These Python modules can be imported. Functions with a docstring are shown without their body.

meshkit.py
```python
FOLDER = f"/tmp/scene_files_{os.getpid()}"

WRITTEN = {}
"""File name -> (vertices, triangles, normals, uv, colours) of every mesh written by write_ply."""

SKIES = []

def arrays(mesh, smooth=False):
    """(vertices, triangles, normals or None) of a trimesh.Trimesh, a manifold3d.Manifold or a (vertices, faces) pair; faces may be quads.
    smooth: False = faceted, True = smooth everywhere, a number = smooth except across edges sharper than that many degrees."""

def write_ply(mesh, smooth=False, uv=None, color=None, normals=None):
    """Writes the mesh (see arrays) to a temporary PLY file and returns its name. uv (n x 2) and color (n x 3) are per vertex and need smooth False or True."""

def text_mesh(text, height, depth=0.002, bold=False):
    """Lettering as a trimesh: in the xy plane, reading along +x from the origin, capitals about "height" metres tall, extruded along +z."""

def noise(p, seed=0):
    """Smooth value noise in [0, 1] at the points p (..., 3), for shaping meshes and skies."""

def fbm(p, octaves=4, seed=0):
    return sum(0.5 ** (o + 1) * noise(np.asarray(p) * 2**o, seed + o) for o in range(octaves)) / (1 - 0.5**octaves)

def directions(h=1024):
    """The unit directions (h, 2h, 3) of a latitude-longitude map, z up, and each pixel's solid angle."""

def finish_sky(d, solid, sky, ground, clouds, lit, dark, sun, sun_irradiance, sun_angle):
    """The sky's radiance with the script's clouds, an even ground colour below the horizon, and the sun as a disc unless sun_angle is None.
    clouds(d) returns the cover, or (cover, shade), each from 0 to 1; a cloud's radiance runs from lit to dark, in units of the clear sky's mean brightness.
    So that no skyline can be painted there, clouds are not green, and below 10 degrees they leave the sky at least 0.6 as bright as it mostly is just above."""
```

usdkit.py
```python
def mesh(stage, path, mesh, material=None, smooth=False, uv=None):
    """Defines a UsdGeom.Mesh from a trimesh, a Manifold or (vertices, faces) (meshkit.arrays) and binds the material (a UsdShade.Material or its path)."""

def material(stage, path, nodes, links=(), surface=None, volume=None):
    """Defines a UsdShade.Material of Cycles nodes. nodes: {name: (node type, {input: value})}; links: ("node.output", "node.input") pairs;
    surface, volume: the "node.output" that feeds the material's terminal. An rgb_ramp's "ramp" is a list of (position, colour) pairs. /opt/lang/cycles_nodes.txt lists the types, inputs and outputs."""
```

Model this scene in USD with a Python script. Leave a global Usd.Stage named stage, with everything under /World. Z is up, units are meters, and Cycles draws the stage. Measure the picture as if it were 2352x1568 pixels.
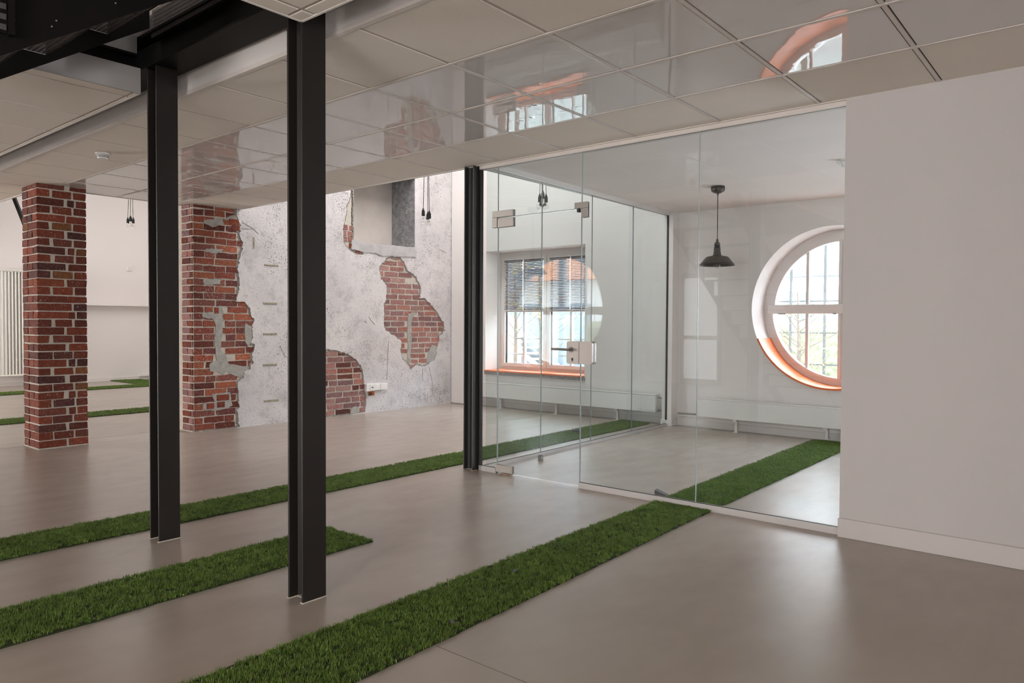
import math, random
import numpy as np
import trimesh
import shapely
from shapely import affinity
from shapely.geometry import Polygon, box as sbox, Point
import manifold3d as m3
import usdkit, meshkit
from pxr import Usd, UsdGeom, UsdLux, UsdShade, Gf, Sdf, Vt

random.seed(7)
rng = np.random.default_rng(7)
stage = Usd.Stage.CreateInMemory()
UsdGeom.SetStageUpAxis(stage, 'Z'); UsdGeom.SetStageMetersPerUnit(stage, 1.0)
UsdGeom.Xform.Define(stage, '/World'); UsdGeom.Scope.Define(stage, '/World/Looks')

# ------------------------------------------------------------ camera, sky, lights, exposure
# x runs away to the right (along the turf lanes), y away to the left (along the glass front), z up
CAM_H = 1.28
cam = UsdGeom.Camera.Define(stage, '/World/Camera')
cam.CreateHorizontalApertureAttr(36.0); cam.CreateVerticalApertureAttr(24.0)
cam.CreateFocalLengthAttr(1678.25 / 2352 * 36)
cam.CreateClippingRangeAttr((0.05, 500.0))
cam.CreateExposureAttr(0.77)
yaw, pitch, roll = math.radians(39.743), math.radians(-1.435), math.radians(-0.314)
fwd = np.array([math.cos(yaw) * math.cos(pitch), math.sin(yaw) * math.cos(pitch), math.sin(pitch)])
rgt = np.array([math.sin(yaw), -math.cos(yaw), 0.0]); dwn = np.cross(fwd, rgt)
cr, sr = math.cos(roll), math.sin(roll)
r2, d2 = cr * rgt + sr * dwn, -sr * rgt + cr * dwn
mt = Gf.Matrix4d(1)
for i, a in enumerate((r2, -d2, -fwd, np.array([0, 0, CAM_H]))):
    for k in range(3):
        mt[i, k] = float(a[k])
cam.AddTransformOp().Set(mt)

dome = UsdLux.DomeLight.Define(stage, '/World/Sky')
dome.CreateColorAttr(Gf.Vec3f(0.78, 0.885, 1.0)); dome.CreateIntensityAttr(3.2)
sun = UsdLux.DistantLight.Define(stage, '/World/Sun')
sun.CreateColorAttr(Gf.Vec3f(1.0, 0.93, 0.84)); sun.CreateIntensityAttr(3.0); sun.CreateAngleAttr(0.6)
# the light falls from high behind the house (over the roof) onto the fronts across the yard
sun.AddRotateXYZOp().Set(Gf.Vec3f(0, -48, 18))


def rect_light(name, pos, w, h, rot, power, col):
    l = UsdLux.RectLight.Define(stage, '/World/' + name)
    l.CreateWidthAttr(w); l.CreateHeightAttr(h)
    l.CreateIntensityAttr(power); l.CreateColorAttr(Gf.Vec3f(*col))
    l.AddTranslateOp().Set(Gf.Vec3d(*pos)); l.AddRotateXYZOp().Set(Gf.Vec3f(*rot))


# area lights added for the unseen daylight, in front of closed walls and roof
DAY = (1.0, 0.975, 0.965)
rect_light('RoofLightHall', (6.5, 6.3, 5.20), 2.6, 2.6, (0, 0, 0), 5.0, DAY)
rect_light('RoofLightFar', (5.8, 12.6, 5.20), 4.0, 5.0, (0, 0, 0), 1.6, DAY)
rect_light('SideWindowLight', (-1.6, -2.82, 1.55), 3.6, 2.2, (90, 0, 0), 1.8, DAY)
rect_light('RearWindowLight', (-4.82, .1, 1.55), 5.0, 2.2, (0, -90, 0), 8.5, DAY)
rect_light('UpperWindowLight', (-4.82, -.2, 4.2), 4.0, 1.4, (0, -90, 0), 10.0, DAY)  # added so that the upper storey shows through the tread slots
rect_light('OfficeWindowLight', (8.90, -.55, 1.465), 1.7, 1.7, (0, 90, 0), 12.0, (.80, .885, 1.0))  # unseen source added to brighten the office
rect_light('FarWindowLight', (-4.82, 14.9, 1.55), 2.8, 2.2, (0, -90, 0), 26.0, DAY)

# ------------------------------------------------------------ helpers
_used = {}


def path_of(name, parent):
    base = parent.GetPath().pathString if parent is not None else '/World'
    key = (base, name)
    n = _used.get(key, 0); _used[key] = n + 1
    return f'{base}/{name}' + (f'_{n:03d}' if n else '')


def tag(o, label=None, cat=None, group=None, kind=None):
    p = o.GetPrim() if hasattr(o, 'GetPrim') else o
    for k, v in (('label', label), ('category', cat), ('group', group), ('kind', kind)):
        if v:
            p.SetCustomDataByKey(k, v)
    return p


def thing(name, label, cat, loc=(0, 0, 0), group=None, kind=None, rz=0):
    x = UsdGeom.Xform.Define(stage, path_of(name, None))
    x.AddTranslateOp().Set(Gf.Vec3d(*map(float, loc)))
    if rz:
        x.AddRotateZOp().Set(float(rz))
    return tag(x, label, cat, group, kind)


def obj(name, mesh, material, parent=None, smooth=False, label=None, cat=None, group=None, kind=None):
    o = usdkit.mesh(stage, path_of(name, parent), mesh, material, smooth=smooth)
    return tag(o, label, cat, group, kind)


def off(parent):
    """World position of a thing, so that parts can be written in world coordinates."""
    t = UsdGeom.XformCache().GetLocalToWorldTransform(parent).ExtractTranslation()
    return np.array([t[0], t[1], t[2]])


def tm(v, f):
    return trimesh.Trimesh(np.asarray(v, float), np.asarray(f, int), process=False)


def bx(x0, x1, y0, y1, z0, z1, o=(0, 0, 0), ch=0.0):
    """A box between the given planes, its edges chamfered by ch; o is taken off."""
    x0, x1 = sorted((x0, x1)); y0, y1 = sorted((y0, y1)); z0, z1 = sorted((z0, z1))
    lo, hi = np.array([x0, y0, z0]) - o, np.array([x1, y1, z1]) - o
    if ch <= 0:
        m = trimesh.creation.box(extents=hi - lo); m.apply_translation((lo + hi) / 2)
        return m
    ch = min(ch, 0.45 * float((hi - lo).min()))
    pts = []
    for a in range(3):
        l, h = lo + ch, hi - ch
        l[a], h[a] = lo[a], hi[a]
        pts += [[(l, h)[i][0], (l, h)[j][1], (l, h)[k][2]] for i in (0, 1) for j in (0, 1) for k in (0, 1)]
    return trimesh.Trimesh(pts, process=False).convex_hull


def cat_(*ms):
    return trimesh.util.concatenate([m for m in ms if m is not None])


def tube(p, q, r, n=12, r2=None):
    p, q = np.asarray(p, float), np.asarray(q, float)
    d = q - p; L = np.linalg.norm(d); d /= L
    a = np.cross(d, [0, 0, 1.0] if abs(d[2]) < .9 else [1.0, 0, 0]); a /= np.linalg.norm(a); b = np.cross(d, a)
    r2 = r if r2 is None else r2
    t = np.arange(n) / n * 2 * np.pi
    ring = np.cos(t)[:, None] * a + np.sin(t)[:, None] * b
    v = np.vstack([p + r * ring, q + r2 * ring, [p], [q]])
    i = np.arange(n); j = (i + 1) % n
    f = np.vstack([np.c_[i, j, j + n], np.c_[i, j + n, i + n], np.c_[j, i, np.full(n, 2 * n)], np.c_[i + n, j + n, np.full(n, 2 * n + 1)]])
    m = tm(v, f); m.fix_normals() if m.volume < 0 else None
    return m


def poly_tube(pts, r, n=8):
    return cat_(*[tube(a, b, r, n) for a, b in zip(pts[:-1], pts[1:])])


def lathe(profile, n=32, centre=(0, 0, 0)):
    m = trimesh.creation.revolve(np.asarray(profile, float), sections=n)
    m.apply_translation(centre)
    return m


def prism_xz(poly, yf, yb, o=(0, 0, 0)):
    """A polygon in x,z run from y = yf (front) to y = yb (back)."""
    out = []
    for g in getattr(poly, 'geoms', [poly]):
        if g.is_empty or g.geom_type != 'Polygon' or g.area < 1e-6:
            continue
        m = trimesh.creation.extrude_polygon(g, abs(yb - yf), engine='earcut')
        v = np.array(m.vertices)
        m2 = tm(np.c_[v[:, 0], max(yf, yb) - v[:, 2], v[:, 1]] - np.asarray(o), m.faces)
        out.append(m2)
    return cat_(*out) if out else None


def prism_yz(poly, x0, x1, o=(0, 0, 0)):
    out = []
    for g in getattr(poly, 'geoms', [poly]):
        m = trimesh.creation.extrude_polygon(g, abs(x1 - x0), engine='earcut')
        v = np.array(m.vertices)
        out.append(tm(np.c_[min(x0, x1) + v[:, 2], v[:, 0], v[:, 1]] - np.asarray(o), m.faces))
    return cat_(*out)


def prism_xy(poly, z0, z1, o=(0, 0, 0)):
    out = []
    for g in getattr(poly, 'geoms', [poly]):
        m = trimesh.creation.extrude_polygon(g, z1 - z0, engine='earcut')
        m.apply_translation(np.array([0, 0, z0]) - o); out.append(m)
    return cat_(*out)


def rrect(x0, x1, y0, y1, r):
    return sbox(x0 + r, y0 + r, x1 - r, y1 - r).buffer(r, quad_segs=5)


# ------------------------------------------------------------ materials
def mat(name, col, rough=.5, var=0.0, vscale=6.0, bump=0.0, bscale=60.0, spec=.5, metal=0.0, col2=None, coat=0.0, rnd=0.0, speck=None, bdist=.01, thr=None):
    n = {'g': ('geometry', {}), 'p': ('principled_bsdf', {'base_color': col, 'roughness': rough, 'specular_ior_level': spec, 'metallic': metal, 'coat_weight': coat, 'coat_roughness': .03})}
    l, last = [], None
    if var or col2:
        c2 = col2 or tuple(c * (1 - var) for c in col)
        n['n1'] = ('noise_texture', {'scale': vscale, 'detail': 5.0, 'roughness': .6})
        n['r1'] = ('rgb_ramp', {'ramp': [((thr or (.3, .7))[0], c2), ((thr or (.3, .7))[1], col)]})
        l += [('g.position', 'n1.vector'), ('n1.fac', 'r1.fac')]; last = 'r1.color'
    if speck:
        sc, amount, scol = speck
        n['n2'] = ('noise_texture', {'scale': sc, 'detail': 3.0})
        n['m2'] = ('map_range', {'from_min': 1 - amount - .04, 'from_max': 1 - amount + .04, 'clamp': True})
        n['x2'] = ('mix_color', {'a': col, 'b': scol})
        l += [('g.position', 'n2.vector'), ('n2.fac', 'm2.value'), ('m2.result', 'x2.fac')]
        if last: l.append((last, 'x2.a'))
        last = 'x2.result'
    if rnd:
        n['oi'] = ('object_info', {}); n['mr'] = ('map_range', {'to_min': 1 - rnd, 'to_max': 1 + rnd})
        n['hs'] = ('hsv', {'color': col})
        l += [('oi.random', 'mr.value'), ('mr.result', 'hs.value')]
        if last: l.append((last, 'hs.color'))
        last = 'hs.color'
    if last: l.append((last, 'p.base_color'))
    if bump:
        n['nb'] = ('noise_texture', {'scale': bscale, 'detail': 4.0}); n['b'] = ('bump', {'strength': bump, 'distance': bdist})
        l += [('g.position', 'nb.vector'), ('nb.fac', 'b.height'), ('b.normal', 'p.normal')]
    return usdkit.material(stage, '/World/Looks/' + name, n, l, surface='p.BSDF')


def glass_mat(name, tint, base=.045):
    """A see-through pane: Schlick reflection over plain transmission, the same from both sides."""
    n = {'lw': ('layer_weight', {'blend': .5}), 'pw': ('math', {'math_type': 'power', 'value2': 5.0}),
         'ma': ('math', {'math_type': 'multiply_add', 'value2': 1 - base, 'value3': base, 'use_clamp': True}),
         't': ('transparent_bsdf', {'color': tint}), 'gl': ('glossy_bsdf', {'color': (1, 1, 1), 'roughness': 0.0}), 'm': ('mix_closure', {})}
    return usdkit.material(stage, '/World/Looks/' + name, n, [('lw.facing', 'pw.value1'), ('pw.value', 'ma.value1'), ('ma.value', 'm.fac'), ('t.BSDF', 'm.closure1'), ('gl.BSDF', 'm.closure2')], surface='m.closure')


M = {}
M['white'] = mat('white_paint', (.70, .665, .645), .75, bump=.06, bscale=120, var=.02, vscale=2)
M['white_far'] = mat('white_wall_paint', (.76, .72, .70), .8, bump=.08, bscale=90)
M['gloss_white'] = mat('white_enamel', (.76, .75, .73), .3)
M['cream'] = mat('cream_enamel', (.78, .76, .70), .3)
M['tile'] = mat('mineral_tile', (.73, .67, .60), .9, bump=.15, bscale=260, var=.02, vscale=3)
M['tile_gloss'] = mat('lacquered_tile', (.62, .59, .575), .014, spec=.62, bump=.012, bscale=1.5, bdist=.2)
M['grid'] = mat('grid_rail_white', (.62, .57, .53), .45)
M['grid_grey'] = mat('grid_rail_grey', (.46, .41, .37), .7)  # rails of the matt rows, their shade put into the colour
M['plenum'] = mat('plenum_dark', (.035, .03, .028), .9)
M['fascia_grey'] = mat('fascia_grey', (.34, .325, .32), .7)
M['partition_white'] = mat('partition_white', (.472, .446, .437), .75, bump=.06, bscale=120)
M['steel'] = mat('black_steel', (.0155, .0125, .0112), .5, bump=.04, bscale=60, spec=.28)
M['steel_grey'] = mat('grey_black_steel', (.040, .038, .036), .45, spec=.4)  # same black steel, lightened for the light the glass-corner column catches
M['steel_dark'] = mat('black_stair_steel', (.006, .005, .0045), .55, spec=.15)
M['rail'] = mat('rail_white', (.50, .475, .465), .45)
M['brushed'] = mat('brushed_steel', (.33, .31, .285), .38, metal=.6)
M['black'] = mat('black_plastic', (.015, .015, .016), .45)
M['enamel'] = mat('lamp_enamel', (.030, .026, .024), .32)
M['dgrey'] = mat('dark_grey_rubber', (.10, .095, .105), .7)
M['mgrey'] = mat('grey_metal_stop', (.22, .21, .20), .5)
M['orange'] = mat('orange_lacquer', (.80, .175, .042), .35)
M['granite'] = mat('grey_granite', (.33, .32, .32), .5, col2=(.10, .10, .11), vscale=70, thr=(.42, .58))
M['mortar'] = mat('mortar_lime', (.60, .55, .48), .95, var=.2, vscale=30, bump=.6, bscale=120)
M['cement'] = mat('cement_patch', (.43, .42, .385), .95, var=.3, vscale=16, bump=.7, bscale=70)
M['concrete'] = mat('concrete_sill', (.52, .50, .50), .9, var=.25, vscale=9, bump=.4, bscale=60)
M['rough_grey'] = mat('rough_grey_render', (.36, .36, .365), .95, var=.55, vscale=14, bump=.8, bscale=50, bdist=.02)
M['inlay'] = mat('lime_inlay', (.40, .35, .27), .95, var=.4, vscale=40, bump=.4)
M['rust'] = mat('rust_orange', (.55, .14, .03), .8, var=.8, vscale=60)
M['backing'] = mat('turf_backing', (.018, .028, .006), .95)
M['bulb'] = glass_mat('bulb_glass', (.97, .97, .97), .06)
M['brass'] = mat('bulb_cap', (.5, .48, .44), .35, metal=.8)
M['glass'] = glass_mat('partition_glass', (.940, .953, .950), .045)
M['glass_side'] = glass_mat('side_glass', (.895, .938, .940), .045)
M['pane'] = glass_mat('window_glass', (.97, .985, .98), .04)
M['edge'] = mat('glass_edge_seal', (.30, .34, .335), .3)
M['blind'] = mat('blind_slat', (.085, .08, .09), .5)
M['frame'] = mat('window_frame_white', (.74, .70, .68), .4)
BR = [mat(f'brick_{"abcdefgh"[i]}', c, .9, var=.42, vscale=28, bump=.7, bscale=90, rnd=.22, speck=(80, .34, (.36, .28, .24)))
      for i, c in enumerate([(.19, .040, .020), (.235, .048, .022), (.155, .034, .020), (.28, .066, .026), (.125, .034, .024), (.20, .056, .036), (.10, .030, .027), (.24, .088, .03)])]
BRL = [mat(f'pale_brick_{"abcdef"[i]}', c, .9, var=.35, vscale=30, bump=.6, bscale=90, rnd=.2, speck=(85, .37, (.50, .42, .385)))
       for i, c in enumerate([(.335, .155, .138), (.36, .165, .138), (.29, .138, .128), (.38, .15, .115), (.25, .125, .125), (.37, .205, .175)])]
BRP = [mat(f'orange_brick_{"abcdef"[i]}', c, .9, var=.40, vscale=28, bump=.7, bscale=90, rnd=.22, speck=(80, .36, (.45, .36, .31)))
       for i, c in enumerate([(.29, .068, .038), (.34, .082, .042), (.225, .054, .036), (.38, .105, .05), (.19, .05, .042), (.27, .085, .062)])]
# the old plaster: off-white, blotched grey, pitted with dark specks where it is rough
M['plaster'] = usdkit.material(stage, '/World/Looks/old_plaster', {
    'g': ('geometry', {}),
    'big': ('noise_texture', {'scale': 1.1, 'detail': 4.0, 'roughness': .6}), 'bigr': ('rgb_ramp', {'ramp': [(.30, (.52, .50, .50)), (.52, (.64, .615, .615)), (.75, (.72, .685, .67))]}),
    'mid': ('noise_texture', {'scale': 9.0, 'detail': 6.0, 'roughness': .7}), 'midr': ('rgb_ramp', {'ramp': [(.30, (.66, .66, .67)), (.50, (1, 1, 1))]}),
    'mul': ('mix_color', {'blend_type': 'multiply', 'fac': .75}),
    'pit': ('noise_texture', {'scale': 52.0, 'detail': 5.0, 'roughness': .72}), 'msk': ('noise_texture', {'scale': 1.9, 'detail': 3.0}),
    'mskr': ('map_range', {'from_min': .38, 'from_max': .68, 'to_min': -.015, 'to_max': .085}), 'add': ('math', {'math_type': 'add'}),
    'pitr': ('map_range', {'from_min': .615, 'from_max': .67, 'clamp': True}), 'dark': ('mix_color', {'b': (.20, .185, .18)}),
    'bn': ('noise_texture', {'scale': 40.0, 'detail': 6.0}), 'b': ('bump', {'strength': .35, 'distance': .01}),
    'b2n': ('noise_texture', {'scale': 5.0, 'detail': 3.0}), 'b2': ('bump', {'strength': .18, 'distance': .03}),
    'p': ('principled_bsdf', {'roughness': .95, 'specular_ior_level': .2})},
    [('g.position', 'big.vector'), ('big.fac', 'bigr.fac'), ('g.position', 'mid.vector'), ('mid.fac', 'midr.fac'), ('bigr.color', 'mul.a'), ('midr.color', 'mul.b'),
     ('g.position', 'pit.vector'), ('g.position', 'msk.vector'), ('msk.fac', 'mskr.value'), ('pit.fac', 'add.value1'), ('mskr.result', 'add.value2'), ('add.value', 'pitr.value'),
     ('mul.result', 'dark.a'), ('pitr.result', 'dark.fac'), ('dark.result', 'p.base_color'), ('g.position', 'bn.vector'), ('bn.fac', 'b.height'),
     ('g.position', 'b2n.vector'), ('b2n.fac', 'b2.height'), ('b2.normal', 'b.normal'), ('b.normal', 'p.normal')], surface='p.BSDF')
# the poured floor: warm grey, faintly clouded and trowelled, satin sheen
M['floor'] = usdkit.material(stage, '/World/Looks/poured_floor', {
    'g': ('geometry', {}), 'n': ('noise_texture', {'scale': .7, 'detail': 5.0, 'roughness': .55}),
    'r': ('rgb_ramp', {'ramp': [(.3, (.315, .266, .226)), (.7, (.375, .322, .280))]}),
    'mp': ('mapping', {'scale': (2.0, 4.0, 1.0)}), 'n2': ('noise_texture', {'scale': 1.6, 'detail': 4.0}), 'mr': ('map_range', {'from_min': .3, 'from_max': .7, 'to_min': .275, 'to_max': .315}),
    'b': ('bump', {'strength': .02, 'distance': .02}),
    'p': ('principled_bsdf', {'specular_ior_level': .55})},
    [('g.position', 'n.vector'), ('n.fac', 'r.fac'), ('r.color', 'p.base_color'), ('g.position', 'mp.vector'), ('mp.vector', 'n2.vector'), ('n2.fac', 'mr.value'), ('mr.result', 'p.roughness'),
     ('n2.fac', 'b.height'), ('b.normal', 'p.normal')], surface='p.BSDF')
# expanded-metal treads: slots let the light of the upper floor through
M['perforated'] = usdkit.material(stage, '/World/Looks/perforated_steel', {
    'g': ('geometry', {}), 's': ('separate_xyz', {}), 'a': ('math', {'math_type': 'add'}), 'c': ('combine_xyz', {}),
    'k': ('brick_texture', {'scale': 1.0, 'brick_width': .013, 'row_height': .022, 'mortar_size': .0032, 'mortar_smooth': 0.0}),
    't': ('transparent_bsdf', {}), 'p': ('principled_bsdf', {'base_color': (.055, .046, .041), 'roughness': .5}), 'm': ('mix_closure', {})},
    [('g.position', 's.vector'), ('s.x', 'a.value1'), ('s.z', 'a.value2'), ('s.y', 'c.x'), ('a.value', 'c.y'), ('c.vector', 'k.vector'), ('k.fac', 'm.fac'), ('t.BSDF', 'm.closure1'), ('p.BSDF', 'm.closure2')], surface='m.closure')


def blade_mat(name, c):
    return usdkit.material(stage, '/World/Looks/' + name, {
        'g': ('geometry', {}), 'n': ('noise_texture', {'scale': 7.0, 'detail': 3.0}), 'r': ('map_range', {'from_min': .3, 'from_max': .7, 'to_min': .75, 'to_max': 1.25}),
        'h': ('hsv', {'color': c}), 'd': ('principled_bsdf', {'roughness': .45}), 't': ('translucent_bsdf', {'color': c}), 'm': ('mix_closure', {'fac': .25})},
        [('g.position', 'n.vector'), ('n.fac', 'r.value'), ('r.result', 'h.value'), ('h.color', 'd.base_color'), ('d.BSDF', 'm.closure1'), ('t.BSDF', 'm.closure2')], surface='m.closure')


BL = [blade_mat('turf_green_a', (.135, .225, .034)), blade_mat('turf_green_b', (.098, .172, .026)), blade_mat('turf_green_c', (.19, .27, .055))]

# ------------------------------------------------------------ large structure
YW, XB = 8.17, 8.46          # face of the old wall, face of the window wall
XG = 4.70                    # plane of the glass front
ZC, ZN = 2.63, 2.60          # ceilings beyond and before the columns
fl = obj('floor', bx(-5.2, 9.0, -3.2, 17, -.15, 0), M['floor'], label='warm grey poured screed floor with a satin sheen running through all rooms', cat='floor', kind='structure')
M['seam'] = mat('floor_seam', (.14, .12, .105), .6)
for x0, x1, y0, y1 in ((2.0135, 2.0165, -2.0, 2.06), (-3.0, 2.54, 8.546, 8.550), (2.99, 4.11, 8.576, 8.580)):
    obj('joint', bx(x0, x1, y0, y1, -.01, .0006), M['seam'], fl)


def wall_with_holes(x0, x1, y0, y1, z0, z1, cuts):
    b = m3.Manifold.cube((x1 - x0, y1 - y0, z1 - z0)).translate((x0, y0, z0))
    for c in cuts:
        b = b - c
    return b


RC = (2.44, 1.465); RR = 0.91       # the round window's centre (y, z) and the radius of its opening
WY0, WY1, WZ0, WZ1 = 5.72, 7.57, .535, 2.385
cyl = m3.Manifold.cylinder(1.4, RR, RR, 128).rotate((0, 90, 0)).translate((XB - .3, RC[0], RC[1]))
hole = m3.Manifold.cube((1.4, WY1 - WY0, WZ1 - WZ0)).translate((XB - .3, WY0, WZ0))
obj('wall_back', wall_with_holes(XB, 9.0, -3.2, 16.9, 0, 5.4, (cyl, hole, cyl.translate((0, -2.99, 0)))), M['white_far'], smooth=25,
    label='long white window wall with one round and one square opening, across the back', cat='wall', kind='structure')
obj('wall_far', bx(-5.2, 9.0, 16.6, 16.9, 0, 5.4), M['white_far'], label='plain white end wall behind the free-standing brick pillar', cat='wall', kind='structure')
obj('trim_1', bx(5.15, 8.46, 16.44, 16.6, 1.60, 1.645, ch=.006), M['white_far'], label='thin white ledge running along the far end wall', cat='ledge', kind='structure')
obj('baseboard_far', bx(-5, 8.46, 16.585, 16.6, 0, .07), M['white'], label='low white skirting along the far end wall', cat='skirting', kind='structure')
obj('trim_2', bx(7.1, 8.4, 16.53, 16.585, .07, .10), M['gloss_white'], label='white pipe cover above the skirting of the far end wall', cat='pipe', kind='structure')
obj('wall_rear', bx(-5.2, -5.0, -3.2, 16.6, 0, 5.4), M['white'], label='white wall behind the camera with tall door and radiator', cat='wall', kind='structure')
obj('wall_side', bx(-5.2, 9.0, -3.2, -3.0, 0, 5.4), M['white'], label='white wall to the side behind the camera', cat='wall', kind='structure')
obj('trim_3', bx(8.30, XB, 7.66, YW, 0, 5.4, ch=.02), M['white_far'], label='white rounded pier between the old wall and the window wall', cat='pier', kind='structure', smooth=False)
wr = obj('wall_right', bx(4.65, 4.75, -3.0, 1.283, 0, 2.68), M['partition_white'], label='smooth white partition wall closing the glass front at the right', cat='wall', kind='structure')
obj('baseboard_right', bx(4.636, 4.65, -3.0, 1.288, 0, .115, ch=.003), mat('skirting_white', (.495, .468, .452), .5), label='white skirting board at the foot of the right partition wall', cat='skirting', kind='structure')
obj('wall_office_side', bx(4.75, XB, -3.0, -2.85, 0, 2.72), M['white_far'], label='white side wall of the glazed office, out of view behind the right partition', cat='wall', kind='structure')
pt = obj('trim_4', bx(8.30, XB, 4.30, 4.43, 0, 2.70), M['white_far'], label='narrow white wall stub where the side glazing meets the window wall', cat='pier', kind='structure')
obj('baseboard', bx(8.288, XB, 4.288, 4.442, 0, .075, ch=.002), M['white'], pt)
for nm, y0, y1, lb in (('baseboard_office', -2.85, 4.29, 'white skirting under the panel radiator in the glazed office'), ('baseboard_hall', 4.44, 7.66, 'white skirting under the panel radiator of the hall')):
    obj(nm, bx(XB - .014, XB, y0, y1, 0, .085, ch=.003), M['white'], label=lb, cat='skirting', kind='structure')

# roof over everything, closed, with frames added round the area lights below it
obj('ceiling_roof', bx(-5.2, 9.0, -3.2, 16.9, 5.4, 5.6), M['white_far'], label='white upper ceiling high over the hall', cat='ceiling', kind='structure')
for n_, (cx, cy, w, h) in enumerate(((6.5, 6.3, 2.6, 2.6), (5.8, 12.6, 4.0, 5.0))):
    fr = cat_(*[bx(cx + a * (w / 2 + .06) - (.06 if b == 0 else 0), cx + a * (w / 2 + .06) + .06, cy - h / 2 - .12, cy + h / 2 + .12, 5.18, 5.4) for a, b in ((-1, 1), (1, 0))],
              *[bx(cx - w / 2 - .06, cx + w / 2 + .06, cy + a * (h / 2 + .06) - .06, cy + a * (h / 2 + .06) + .06, 5.18, 5.4) for a in (-1, 1)])
    obj(f'window_{n_ + 3}', fr, M['frame'], label=('square frame added round the area light high over the hall', 'long frame added round the area light high over the far room')[n_], cat='window', kind='structure')
for n_, bb in enumerate(((-3.5, .3, -3.0, -2.84, .38, 2.72), (-5.0, -4.84, 13.4, 16.4, .38, 2.72), (-5.0, -4.84, -2.5, 2.7, .38, 2.72), (-5.0, -4.84, -2.3, 1.9, 3.4, 5.0))):  # window frames put round the area lights on closed walls
    x0, x1, y0, y1, z0, z1 = bb
    if n_ == 0:
        fr = cat_(bx(x0, x1, y0, y1, z0, z0 + .07), bx(x0, x1, y0, y1, z1 - .07, z1), bx(x0, x0 + .07, y0, y1, z0, z1), bx(x1 - .07, x1, y0, y1, z0, z1), *[bx(c - .03, c + .03, y0, y1 + .03, z0, z1) for c in (-2.3, -.9)])
    else:
        fr = cat_(bx(x0, x1, y0, y1, z0, z0 + .07), bx(x0, x1, y0, y1, z1 - .07, z1), bx(x0, x1, y0, y0 + .07, z0, z1), bx(x0, x1, y1 - .07, y1, z0, z1), *[bx(x0, x1 + .03, c - .03, c + .03, z0, z1) for c in (y0 + (y1 - y0) / 3, y0 + (y1 - y0) * 2 / 3)])
    obj(f'window_{n_ + 5}', fr, M['frame'], label=('wide white window added on the side wall behind the camera', 'wide white window in the rear wall beside the far room', 'wide white window added on the rear wall behind the camera', 'upper white window added on the rear wall of the storey above')[n_], cat='window', kind='structure')
# frosted glazing that glows by itself in place of daylight behind it
M['frosted'] = usdkit.material(stage, '/World/Looks/frosted_daylight', {'p': ('principled_bsdf', {'base_color': (.8, .82, .84), 'roughness': .5, 'emission_color': (.9, .95, 1.0), 'emission_strength': .8})}, [], surface='p.BSDF')
# tall panelled door and light on the rear wall, seen mirrored in the glass front
dr = thing('door_1', 'tall glazed two-light door in the rear wall behind the stair', 'door', (-5.0, 6.78, 0), kind='structure')
obj('door_leaf', bx(0, .05, -.46, .46, 0, 2.35), mat('door_grey', (.34, .32, .31), .6), dr)
for z0, z1 in ((.13, .95), (1.04, 2.25)):
    obj('panel', bx(.05, .06, -.37, .37, z0, z1), M['frosted'], dr)

# floor slab of the upper storey, open over the stair
slab = Polygon([(-5, -3), (4.66, -3), (4.66, 8.42), (2.68, 8.42), (2.68, 16.6), (-5, 16.6)]).difference(sbox(-1.6, 2.80, 1.94, 4.45))
obj('upper_floor', prism_xy(slab, 2.94, 3.05), mat('slab_grey', (.30, .28, .27), .9), label='slab of the upper storey above the tiled ceiling, open over the stair', cat='floor', kind='structure')

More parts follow.
